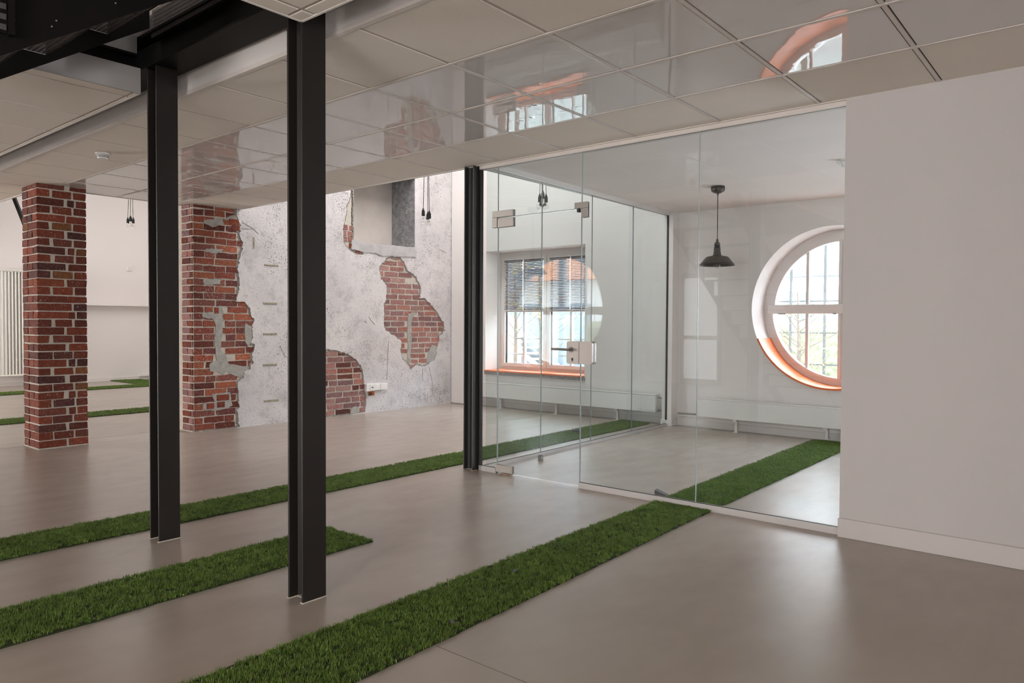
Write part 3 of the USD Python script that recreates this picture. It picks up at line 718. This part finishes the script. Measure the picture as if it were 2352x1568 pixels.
# ------------------------------------------------------------ glass front, door, side glazing
gp = thing('glass_partition', 'frameless glass front of the office with white head and floor rails', 'glass wall', (XG, 2.8, 0), kind='structure')
GO = np.array([XG, 2.8, 0])
YS, YD, YM, YE = 4.066, 3.211, 2.241, 1.284
zt, zb = 2.605, .045
for (a, b, z0) in ((4.262, YS, zb), (YS, YD, 2.172), (YD, YM, zb), (YM, YE, zb)):
    obj('pane', bx(XG - .005, XG + .005, b + .002, a - .002, z0, zt, GO), M['glass'], gp)
for y, z0 in ((YS, .05), (YD, .02), (YM, zb)):
    obj('joint', bx(XG - .0055, XG + .0055, y - .0013, y + .0013, z0, zt, GO), M['edge'], gp)
obj('joint', bx(XG - .0055, XG + .0055, YD, YS, 2.168, 2.172, GO), M['edge'], gp)
obj('head_rail', cat_(bx(XG - .028, XG - .008, YE, 4.26, 2.598, 2.65, GO), bx(XG + .008, XG + .045, YE, 4.26, 2.598, 2.68, GO)), M['grid'], gp)
obj('head_gasket', bx(XG - .008, XG + .008, YE, 4.26, 2.599, 2.612, GO), M['black'], gp)
for a, b in ((4.262, YS), (YD, YE)):
    obj('floor_rail', cat_(bx(XG - .022, XG - .0075, b, a, 0, .044, GO, ch=.002), bx(XG + .0075, XG + .022, b, a, 0, .044, GO, ch=.002)), M['rail'], gp)
    obj('floor_gasket', bx(XG - .0075, XG + .0075, b, a, 0, .046, GO), M['black'], gp)
obj('wall_profile', bx(XG - .02, XG + .02, 4.255, 4.275, 0, 2.61, GO), M['steel'], gp)

do = thing('door_2', 'frameless glass door with brushed patch fittings and a lever lock in the glass front', 'door', (XG, (YS + YD) / 2, 0), kind='structure')
DO = np.array([XG, (YS + YD) / 2, 0])
obj('pane', bx(XG - .005, XG + .005, YD + .004, YS - .004, .012, 2.166, DO), M['glass'], do)
obj('glass_edge', cat_(bx(XG - .0055, XG + .0055, YS - .0042, YS - .003, .012, 2.166, DO), bx(XG - .0055, XG + .0055, YD + .003, YD + .0042, .012, 2.166, DO)), M['edge'], do)


def patch(y0, y1, z0, z1):
    return cat_(bx(XG - .018, XG - .005, y0, y1, z0, z1, DO, ch=.002), bx(XG + .005, XG + .018, y0, y1, z0, z1, DO, ch=.002))


obj('hinge_patch', cat_(patch(3.892, 4.122, 2.172, 2.226), patch(4.066, 4.122, 2.088, 2.172)), M['brushed'], do)
obj('hinge_patch', patch(3.890, 4.060, 2.086, 2.162), M['brushed'], do)
obj('strike_patch', cat_(patch(3.152, 3.272, 2.168, 2.215), patch(3.152, 3.206, 2.096, 2.168)), M['brushed'], do)
obj('hinge_patch', patch(3.888, 4.074, .016, .078), M['brushed'], do)
obj('floor_spring', cat_(bx(XG - .02, XG + .02, 3.905, 4.02, 0, .010, DO, ch=.003)), mat('spring_cover', (.42, .30, .22), .4, metal=.5), do)
obj('strike_pin', bx(XG - .022, XG + .006, 3.225, 3.245, 2.140, 2.166, DO), M['black'], do)
M['lock'] = mat('lock_silver', (.46, .425, .40), .36, metal=.35)
lk = obj('lock_case', prism_yz(affinity.translate(rrect(3.212, 3.327, .966, 1.142, .02), -DO[1], 0).union(affinity.translate(sbox(3.212, .966, 3.25, 1.142), -DO[1], 0)), -.030, -.005), M['lock'], do)
obj('lock_case', prism_yz(affinity.translate(rrect(3.212, 3.327, .966, 1.142, .02), -DO[1], 0), .005, .030), M['lock'], do)
obj('strike_case', cat_(prism_yz(affinity.translate(rrect(3.090, 3.208, .966, 1.142, .02), -DO[1], 0).union(affinity.translate(sbox(3.15, .966, 3.208, 1.142), -DO[1], 0)), -.030, -.005),
                        prism_yz(affinity.translate(rrect(3.090, 3.208, .966, 1.142, .02), -DO[1], 0), .005, .030)), M['lock'], do)
ox = np.array([0, -DO[1], 0])
lv = cat_(tube(np.array([-.030, 3.285, 1.077]) + ox, np.array([-.062, 3.285, 1.077]) + ox, .010, 16), tube(np.array([-.062, 3.278, 1.077]) + ox, np.array([-.062, 3.448, 1.079]) + ox, .0095, 16), tube(np.array([-.030, 3.285, 1.077]) + ox, np.array([-.034, 3.285, 1.077]) + ox, .021, 20))
obj('lever', lv, mat('lever_steel', (.22, .20, .185), .35, metal=.7), lk, smooth=40)
obj('keyhole', cat_(tube(np.array([-.0305, 3.272, 1.004]) + ox, np.array([-.032, 3.272, 1.004]) + ox, .0085, 14), bx(-.032, -.0305, 3.268 - DO[1], 3.276 - DO[1], .985, 1.004)), M['black'], lk)

# side glazing, running back to the window wall (it closes in on the lane by a few centimetres)
sg = thing('glass_partition', 'frameless glass side of the office running back to the window wall', 'glass wall', (4.76, 4.275, 0), kind='structure')
ang = math.degrees(math.atan2(4.372 - 4.275, 8.30 - 4.76)); UsdGeom.Xformable(sg).AddRotateZOp().Set(ang)
SLn = math.hypot(8.30 - 4.76, 4.372 - 4.275)
cuts = [0.03, .853, 1.76, 2.65, SLn]
for a, b in zip(cuts[:-1], cuts[1:]):
    obj('pane', bx(a + .002, b - .002, -.005, .005, .032, 2.645), M['glass_side'], sg)
for a in cuts[1:-1]:
    obj('joint', bx(a - .0013, a + .0013, -.0055, .0055, .032, 2.645), M['edge'], sg)
obj('floor_rail', cat_(bx(.0, SLn, -.021, -.007, 0, .03), bx(.0, SLn, .007, .021, 0, .03)), M['rail'], sg)
obj('floor_gasket', bx(0, SLn, -.007, .007, 0, .034), M['black'], sg)
obj('head_rail', cat_(bx(0, SLn, -.035, -.008, 2.635, 2.68), bx(0, SLn, .008, .035, 2.635, 2.68)), M['gloss_white'], sg)
obj('head_gasket', bx(0, SLn, -.008, .008, 2.636, 2.648), M['black'], sg)
obj('wall_profile', bx(SLn - .006, SLn + .012, -.012, .012, 0, 2.65), M['steel'], sg)
ds = thing('door_stop', 'square grey door stop on the office floor near the side glass', 'door stop', (5.40, 4.135, 0))
obj('body', bx(-.019, .019, -.019, .019, 0, .045, ch=.003), M['mgrey'], ds)
obj('pad', bx(-.015, .015, -.015, .015, .045, .05), M['dgrey'], ds)
dw = thing('door_wedge', 'dark grey rubber wedge lying behind the glass beside the turf strip', 'wedge', (4.89, 2.60, 0), rz=100)
wv = [(-.05, 0), (.05, 0), (.05, .042), (-.05, .006)]
obj('body', prism_xz(Polygon(wv), -.028, .028), M['dgrey'], dw)
obj('tread', cat_(*[bx(-.04 + k * .02, -.03 + k * .02, -.026, .026, -.0, .003) for k in range(4)]), M['black'], dw)

# ------------------------------------------------------------ windows
XF = 8.85
w1 = thing('window_1', 'round white window with orange sill in the office wall', 'window', (XF, RC[0], RC[1]), kind='structure')


def ring_(r0, r1):
    return Point(0, 0).buffer(r1, quad_segs=32).difference(Point(0, 0).buffer(r0, quad_segs=32))


disc = Point(0, 0).buffer(RR - .001, quad_segs=32)
glass_zone = shapely.union_all([Point(0, 0).buffer(.775, quad_segs=32).intersection(sbox(-2, .055, 2, 2)), Point(0, 0).buffer(.80, quad_segs=32).intersection(sbox(-2, -2, 2, -.055))]).difference(sbox(-.045, -2, .045, 2))
# the circle's own outline, the sash in two halves
obj('frame', prism_yz(disc.difference(glass_zone), 0, .07), M['frame'], w1)
obj('frame_bead', prism_yz(glass_zone.buffer(.028).intersection(disc).difference(glass_zone), -.018, 0), M['frame'], w1)
obj('transom', bx(-.03, .0, -.86, .86, -.055, .055, ch=.006), M['frame'], w1)
for s in (-1, 1):
    obj('muntin', prism_yz(sbox(s * .40 - .016, -1, s * .40 + .016, 1).intersection(glass_zone.buffer(.003)), .005, .05), M['frame'], w1)
for s in (-1, 1):
    for q in (-1, 1):
        z_ = glass_zone.intersection(sbox(min(0, s * 2), min(0, q * 2), max(0, s * 2), max(0, q * 2)))
        obj('pane', prism_yz(z_.buffer(.004), .03, .036), M['pane'], w1)
obj('window_9', prism_yz(affinity.translate(ring_(.80, RR), RC[0] - 2.99, RC[1]).union(affinity.translate(sbox(-.85, -.05, .85, .05), RC[0] - 2.99, RC[1])), XF, XF + .04), M['frame'], label='second round window added out of view behind the partition to light the office', cat='window', kind='structure')  # extra window, added only for the office light
arc = [math.radians(a) for a in np.linspace(-157, -23, 60)]
arc_p = Polygon([(RR * .999 * math.cos(a), RR * .999 * math.sin(a)) for a in arc] + [((RR - .022) * math.cos(a), (RR - .022) * math.sin(a)) for a in reversed(arc)])
obj('curved_sill', prism_yz(arc_p, XB - .025 - XF, 0.0), M['orange'], w1, smooth=30, label='orange lacquered curved sill in the round window')
obj('hinge_plate', cat_(bx(-.036, -.03, .64, .73, -.062, -.05), bx(-.036, -.03, .06, .10, -.062, -.05)), M['mgrey'], w1)

w2 = thing('window_2', 'square white casement window with orange sill in the hall wall', 'window', (8.82, 6.65, 0), kind='structure')
WO = np.array([8.82, 6.65, 0])
outer = sbox(-.925, .555, .925, 2.385)
gz0, gz1 = .655, 2.272
cas = [(-.825, -.063), (.063, .825)]
fr = outer.difference(shapely.union_all([sbox(a, gz0, b, gz1) for a, b in cas]))
obj('frame', prism_yz(fr, .012, .09), M['frame'], w2)
for a, b in cas:
    obj('sash', prism_yz(sbox(a - .05, gz0 - .05, b + .05, gz1 + .05).difference(sbox(a, gz0, b, gz1)), -.012, .06), M['frame'], w2)
    c = (a + b) / 2
    obj('muntin', cat_(bx(-.004, .05, c - .016, c + .016, gz0, gz1), bx(-.0035, .049, a, b, 1.456, 1.484)), M['frame'], w2)
    obj('pane', bx(.03, .036, a - .012, b + .012, gz0 - .012, gz1 + .012), M['pane'], w2)
obj('window_handle', cat_(bx(-.028, -.012, -.012, .012, 1.05, 1.12, ch=.004), bx(-.045, -.028, -.010, .010, .98, 1.10, ch=.004)), M['gloss_white'], w2)
obj('sill_board', bx(XB - 8.82 - .035, 0.005, -.925, .925, .533, .556, ch=.005), M['orange'], w2, label='orange lacquered sill board of the square window')
obj('sill_strip', bx(XB - 8.82 - .022, XB - 8.82, -.94, .925, .485, .533, ch=.002), M['granite'], w2, label='speckled grey stone strip under the orange sill')

bn = 0
for a, b in cas:
    c = (a + b) / 2
    for y0, y1 in ((c + .018, b - .004), (a + .004, c - .018)):
        bl = thing('venetian_blind', ['dark venetian blind left of the hidden edge of the square window', 'dark venetian blind at the wall edge, cut by the reveal of the square window', 'dark venetian blind in the outermost left light of the square window', 'dark venetian blind just left of the middle post of the square window'][bn], 'blind', (8.80, 6.65 + (y0 + y1) / 2, 1.50), group='venetian blinds in the square window')
        hw = (y1 - y0) / 2
        obj('head_rail', bx(-.012, .012, -hw, hw, .735, .765), M['blind'], bl)
        n = 31
        for k in range(n):
            z = .02 + k * .0235
            s = bx(-.011, .011, -hw, hw, -.0006, .0006)
            s.apply_transform(trimesh.transformations.rotation_matrix(.85, [0, 1, 0])); s.apply_translation((0, 0, z))
            obj('slat', s, M['blind'], bl)
        obj('bottom_rail', bx(-.010, .010, -hw, hw, -.012, .006), M['blind'], bl)
        for q in (-.6, .6):
            obj('cord', bx(-.001, .001, q * hw - .001, q * hw + .001, 0, .74), M['black'], bl)
        bn += 1

# ------------------------------------------------------------ radiators
def panel_radiator(y0, y1, label, legs, valve):
    r = thing('panel_radiator', label, 'radiator', (XB - .10, (y0 + y1) / 2, 0), group='low panel radiators'); o = np.array([XB - .10, (y0 + y1) / 2, 0])
    obj('casing', bx(XB - .165, XB - .045, y0, y1, .152, .372, o, ch=.006), M['gloss_white'], r)
    obj('top_grille', cat_(bx(XB - .167, XB - .043, y0, y1, .372, .378, o), *[bx(XB - .15, XB - .06, y0 + .02 + k * .025, y0 + .028 + k * .025, .378, .380, o) for k in range(int((y1 - y0 - .04) / .025))]), M['gloss_white'], r)
    for y in legs:
        zf = .03 if abs(y - 2.445) < .01 else 0
        l = obj('leg', cat_(bx(XB - .125, XB - .095, y - .016, y + .016, zf + .004, .152, o, ch=.002), bx(XB - .15, XB - .07, y - .03, y + .03, zf, zf + .006, o)), M['white'], r)
        obj('bracket', bx(XB - .155, XB - .125, y - .016, y + .03, .128, .156, o, ch=.003), M['white'], l)
    for pts in valve:
        obj('pipe', poly_tube([np.array(p) - o for p in pts], .011, 10), M['mgrey'], r, smooth=40)
    return r


r1 = panel_radiator(4.52, 7.60, 'long low white panel radiator under the square window in the hall', (5.11, 6.115, 7.16), ([(8.36, 4.52, .34), (8.36, 4.47, .34)], [(8.36, 4.52, .18), (8.36, 4.455, .175), (8.36, 4.455, 0)]))
r2_ = panel_radiator(.9, 3.95, 'long low white panel radiator under the round window in the office', (3.475, 2.445, 1.4), ([(8.36, 3.95, .17), (8.36, 4.24, .165)], [(8.36, 3.985, .17), (8.36, 3.985, .20)]))
obj('trim_6', poly_tube([(XB - .012, 4.44, .125), (XB - .012, 7.66, .125)], .008, 8), M['white'], label='white heating pipe on the hall wall behind the radiator legs', cat='pipe', kind='structure')
obj('trim_7', poly_tube([(XB - .012, .1, .125), (XB - .012, 4.28, .125)], .008, 8), M['white'], label='white heating pipe on the office wall behind the radiator legs', cat='pipe', kind='structure')


def column_radiator(loc, n, z0, z1, label, rz=0):
    r = thing('column_radiator', label, 'radiator', loc, group='column radiators', rz=rz)
    for k in range(n):
        x = (k - (n - 1) / 2) * .0555
        t = obj('section', cat_(*[tube((x, y, z0 + .03), (x, y, z1 - .03), .0145, 10) for y in (-.06, 0, .06)]), M['cream'], r, smooth=40)
    for z in (z0 + .025, z1 - .025):
        obj('header', cat_(*[bx(-n / 2 * .0555 + .004, n / 2 * .0555 - .004, -.085, .085, z - .022, z + .022, ch=.018)]), M['cream'], r, smooth=40)
    obj('foot', cat_(tube((-n / 2 * .0555 + .06, 0, 0), (-n / 2 * .0555 + .06, 0, z0 + .03), .012), tube((n / 2 * .0555 - .06, 0, 0), (n / 2 * .0555 - .06, 0, z0 + .03), .012)), M['cream'], r)
    return r


column_radiator((4.76, 16.46, 0), 14, .19, 2.26, 'tall cream column radiator on the far wall, half hidden by the brick pillar')
column_radiator((-4.87, 7.96, 0), 7, .25, 2.18, 'tall cream column radiator on the rear wall, mirrored in the glass', rz=90)

# ------------------------------------------------------------ lamps
def cluster(loc, label, ztop, bulbs):
    c = thing('bulb_pendant', label, 'pendant lamp', (loc[0], loc[1], ztop), group='clusters of bare bulbs')
    obj('ceiling_rose', lathe([(0, -.03), (.05, -.03), (.055, 0), (0, 0)], 20), M['black'], c)
    for dx, dy, dz in bulbs:
        z = loc[2] + dz - ztop
        obj('cord', poly_tube([(0, 0, 0), (dx * .35, dy * .35, z * .6), (dx, dy, z + .10)], .0035, 6), M['black'], c)
        s = obj('socket', lathe([(0, .105), (.008, .105), (.012, .085), (.019, .075), (.021, .02), (.019, .012), (0, .012)], 16, (dx, dy, z)), M['black'], c, smooth=40)
        b = obj('bulb', lathe([(0, -.085), (.014, -.082), (.028, -.072), (.038, -.055), (.041, -.038), (.037, -.018), (.026, .0), (.017, .014), (0, .014)], 20, (dx, dy, z)), M['bulb'], c, smooth=60)
        obj('filament_post', lathe([(0, .012), (.006, .012), (.004, -.03), (0, -.032)], 8, (dx, dy, z)), M['brass'], b)
    return c


B3 = [(-.028, .012, .05), (.02, -.022, 0), (.026, .024, .01)]
cluster((6.175, 6.5, 2.52), 'cluster of bare bulbs on long black cords in front of the old plaster wall', 5.36, [(-.03, .02, .04), (.018, -.012, 0), (.035, -.02, .012)])
cluster((6.735, 5.15, 2.665), 'cluster of bare bulbs on long black cords seen through the office glass', 5.36, [(.0, .0, .04), (-.025, .025, 0), (.03, -.025, .0)])
cluster((5.239, 12.5, 2.87), 'cluster of bare bulbs on long black cords right of the brick pillar', 5.36, [(0, 0, .03), (-.03, .03, 0), (.03, -.03, 0)])

pl = thing('pendant_lamp', 'black enamel factory pendant lamp hanging in the glazed office', 'pendant lamp', (7.067, 3.167, 2.68))
obj('canopy', lathe([(0, 0), (.066, 0), (.069, -.006), (.069, -.018), (.065, -.02), (.069, -.024), (.068, -.040), (.060, -.055), (.030, -.070), (.010, -.074), (.008, -.09), (0, -.09)], 32), mat('canopy_bronze', (.065, .055, .048), .28, metal=.6), pl, smooth=35)
obj('cord', tube((0, 0, -.07), (0, 0, -.56), .0045, 8), mat('cord_brown', (.05, .035, .022), .6), pl)
obj('socket', lathe([(0, -.535), (.011, -.535), (.013, -.56), (.028, -.575), (.030, -.60), (.026, -.605), (.034, -.625), (.034, -.655), (.040, -.69), (.046, -.705), (0, -.705)], 28), M['enamel'], pl, smooth=35)
obj('shade', lathe([(.044, -.700), (.070, -.706), (.105, -.714), (.116, -.722), (.176, -.797), (.177, -.803), (.173, -.801), (.113, -.728), (.102, -.720), (.068, -.712), (.044, -.706), (.044, -.700)], 48), M['enamel'], pl, smooth=35)
bb = obj('bulb', lathe([(0, -.835), (.014, -.832), (.026, -.82), (.033, -.80), (.033, -.785), (.026, -.765), (.016, -.745), (.014, -.71), (0, -.71)], 20), M['bulb'], pl, smooth=60)
obj('filament_post', lathe([(0, -.71), (.007, -.71), (.004, -.785), (0, -.787)], 8), M['brass'], bb)

sd = thing('smoke_detector', 'round white smoke detector on the tiled ceiling', 'smoke detector', (2.435, 6.317, ZC))
obj('base', lathe([(0, 0), (.052, 0), (.052, -.014), (.046, -.018), (0, -.018)], 32), M['gloss_white'], sd, smooth=35)
obj('head', lathe([(0, -.018), (.043, -.018), (.044, -.030), (.036, -.046), (.020, -.052), (0, -.052)], 32), M['gloss_white'], sd, smooth=35)
obj('vent_ring', cat_(*[lathe([(.0405, z), (.0445, z), (.0445, z - .004), (.0405, z - .004), (.0405, z)], 32) for z in (-.024, -.033)]), M['dgrey'], sd)
sd2 = thing('ceiling_sensor', 'small white sensor on the office ceiling at the edge of the partition wall', 'sensor', (6.60, 1.83, 2.68))
obj('base', lathe([(0, 0), (.03, 0), (.03, -.02), (0, -.02)], 20), M['gloss_white'], sd2)
obj('arm', cat_(bx(-.07, .02, -.012, .045, -.035, -.02, ch=.004), bx(-.02, .02, -.02, .02, -.06, -.02, ch=.006)), M['gloss_white'], sd2)
so = thing('socket_strip', 'white surface socket strip low on the old plaster wall', 'socket', (6.78, YW, .355))
obj('box', bx(-.20, -.05, -.045, 0, -.048, .060, ch=.004), M['gloss_white'], so)
obj('socket_face', bx(-.14, -.06, -.052, -.045, -.040, .050, ch=.003), M['gloss_white'], so)
obj('outlet_hole', bx(-.115, -.085, -.053, -.0515, -.002, .012), M['black'], so)
obj('cover', cat_(bx(-.045, .06, -.035, 0, -.04, .056, ch=.003), bx(.065, .19, -.035, 0, -.04, .052, ch=.003)), M['gloss_white'], so)
jb = thing('junction_box', 'small orange junction box half sunk under the white socket strip', 'junction box', (6.695, YW, .275))
obj('box', bx(-.055, .055, -.015, 0, -.032, .030, ch=.004), M['rust'], jb)
obj('opening', bx(-.048, .0, -.0165, -.014, -.028, .012), M['black'], jb)
sb = thing('steel_brace', 'black diagonal steel brace behind the top of the brick pillar', 'brace', (3.6, 12.0, 2.6))
p0, p1 = np.array([-.42, 0, 1.20]), np.array([.22, 0, -.65])
obj('bar', cat_(tube(p0, p1, .030, 4), ), M['steel'], sb)
obj('end_plate', cat_(bx(-.50, -.34, -.05, .05, 1.18, 1.22), bx(.14, .30, -.05, .05, -.67, -.63)), M['steel'], sb)
obj('trim_8', bx(3.70, 3.95, 11.9, 12.1, 0, 1.96), M['white_far'], label='white post carrying the brace, hidden behind the brick pillar', cat='post', kind='structure')
bd = thing('wall_socket', 'small white wall socket on the far end wall below the bulbs', 'socket', (6.92, 16.59, 2.42))
obj('plate', bx(-.05, .05, -.012, .01, -.05, .05, ch=.003), M['gloss_white'], bd)
obj('insert', bx(-.03, .03, -.016, -.012, -.03, .03, ch=.003), M['white'], bd)

# ------------------------------------------------------------ outside
M['yard'] = mat('yard_paving', (.30, .29, .27), .9, var=.15, vscale=1.5)
M['facade'] = mat('facade_pale', (.74, .71, .68), .9, var=.06, vscale=.6)
M['facade2'] = mat('facade_grey', (.17, .19, .225), .9, var=.08, vscale=.6)
M['rooftile'] = mat('roof_orange', (.60, .22, .10), .9, var=.25, vscale=3)
M['winblue'] = mat('far_window', (.16, .20, .25), .15)
M['bark'] = mat('bark', (.16, .12, .09), .95, var=.3, vscale=20)
M['fence'] = mat('fence_steel', (.075, .072, .07), .6)
M['hedge'] = mat('hedge_green', (.27, .27, .17), .95, var=.6, vscale=8, bump=.8, bscale=12)
LEAF = [mat('leaf_yellow', (.70, .46, .10), .7), mat('leaf_ochre', (.55, .30, .12), .7)]
obj('yard', bx(9.0, 70, -45, 75, -.65, -.55), M['yard'], label='pale paved yard outside the windows', cat='ground', kind='structure')
b1 = thing('apartment_house', 'pale house with rows of windows across the yard', 'building', (27, 9, -.55))
obj('wall', bx(0, 8, -8, 5.5, 0, 9.0), M['facade'], b1)
for y in np.arange(-7, 5, 2.1):
    for z in (1.4, 4.6):
        f_ = obj('window_frame', bx(-.06, 0, y, y + 1.2, z, z + 1.7), M['frame'], b1)
        obj('window_pane', bx(-.07, -.06, y + .1, y + 1.1, z + .1, z + 1.6), M['winblue'], f_)
obj('cornice', bx(-.2, 0, -8, 5.5, 3.55, 3.75), M['facade2'], b1)
obj('roof', prism_xz(Polygon([(-.5, 9), (8.5, 9), (4, 11.5)]), -8.3, 5.8), M['rooftile'], b1)
b2 = thing('outbuilding', 'grey-blue workshop with an outside stair, seen through the square window', 'building', (22, 19, -.55))
obj('wall', bx(0, 6, -3.6, 8, 0, 7.0), M['facade2'], b2)
obj('roof', prism_xz(Polygon([(-.4, 7), (6.4, 7), (3, 9)]), -3.9, 8.3), M['rooftile'], b2)
for y in (-2.6, .4, 3.4):
    f_ = obj('window_frame', bx(-.06, 0, y, y + 1.4, 3.9, 5.6), M['frame'], b2)
    obj('window_pane', bx(-.07, -.06, y + .1, y + 1.3, 4.0, 5.5), M['winblue'], f_)
obj('stair_flight', cat_(*[bx(-1.5, -.1, -3.4 + .32 * k, -3.4 + .32 * k + .3, .2 * k + .1, .2 * k + .16) for k in range(16)], tube((-1.5, -3.4, 1.1), (-1.5, 1.7, 4.3), .04, 6), tube((-1.5, -3.4, .15), (-1.5, 1.7, 3.35), .09, 6)), M['facade'], b2)
obj('white_annex', bx(-4.5, -2.5, -3.2, -.6, 0, 2.0), M['facade'], b2)
b3 = thing('roofed_house', 'low house with an orange tiled roof, mirrored in the side glass', 'building', (24, -11, -.55))
obj('wall', bx(0, 9, -9, 8, 0, 3.6), M['facade'], b3)
obj('roof', prism_xz(Polygon([(-.6, 3.5), (9.6, 3.5), (4.5, 7.5)]), -9.4, 8.4), M['rooftile'], b3)
for y in np.arange(-8, 7, 2.4):
    f_ = obj('window_frame', bx(-.06, 0, y, y + 1.2, 1.2, 2.7), M['frame'], b3)
    obj('window_pane', bx(-.07, -.06, y + .1, y + 1.1, 1.3, 2.6), M['winblue'], f_)
fe = thing('yard_fence', 'dark steel fence of posts and thin rails across the yard', 'fence', (15.5, 4, -.55))
for k, y in enumerate((-3.2, -1.7, -.2, .62, 1.3, 2.2)):
    obj('post', bx(-.022, .022, y - .022, y + .022, 0, 3.6), M['fence'], fe)
for z in (.35, 1.0, 1.65, 2.3):
    obj('rail', bx(-.012, .012, -3.2, 2.2, z, z + .03), M['fence'], fe)
hd = obj('hedge', bx(18.5, 19.6, -4, 10.5, -.55, 1.35, ch=.2), M['hedge'], label='clipped hedge behind the yard fence', cat='hedge')
rl = thing('window_railing', 'white steel railing outside the square window', 'railing', (8.965, 6.65, .6))
for z in (.18, .43):
    obj('rail', bx(-.012, .012, -.93, .92, z, z + .022), M['frame'], rl)
for y in (-.55, .0, .55):
    obj('baluster', bx(-.008, .008, y - .008, y + .008, -.1, .43), M['frame'], rl)


def tree(x, y, h, label, seed, n=900):
    r = np.random.default_rng(seed)
    t = thing('young_tree', label, 'tree', (x, y, -.55))
    br_ = [tube((0, 0, 0), (.05, .03, h * .55), .05, 8, .035), tube((.05, .03, h * .55), (.0, .05, h), .035, 6, .008)]
    tips = []
    for k in range(16):
        z = h * r.uniform(.3, .9); a = r.uniform(0, 6.28); L = (h - z) * r.uniform(.35, .7) + .25
        q = np.array([math.cos(a) * L, math.sin(a) * L, z + L * r.uniform(.4, .9)])
        br_.append(tube((.02, .03, z), q, .009, 5, .003)); tips.append((np.array([.02, .03, z]), q))
    obj('trunk', cat_(*br_), M['bark'], t)
    v, f = [], []
    for _ in range(n):
        a, b = tips[r.integers(len(tips))]
        c = a + (b - a) * r.uniform(.35, 1.05) + r.normal(0, .07, 3)
        d = r.normal(0, 1, 3); d /= np.linalg.norm(d); e = np.cross(d, r.normal(0, 1, 3)); e /= np.linalg.norm(e)
        s = r.uniform(.014, .030); i = len(v)
        v += [c - d * s, c + e * s * .5, c + d * s, c - e * s * .5]; f += [[i, i + 1, i + 2], [i, i + 2, i + 3]]
    l = obj('foliage', tm(v, f), LEAF[seed % 2], t, kind='stuff')
    return t


tree(12.2, 10.05, 3.3, 'slim young tree with yellow leaves at the left of the square window', 2)
tree(14.2, 10.9, 3.0, 'young tree with ochre leaves at the middle of the square window', 3, 700)
tree(12.6, 4.15, 2.4, 'sparse young tree with ochre leaves low at the edge of the round window', 5, 420)
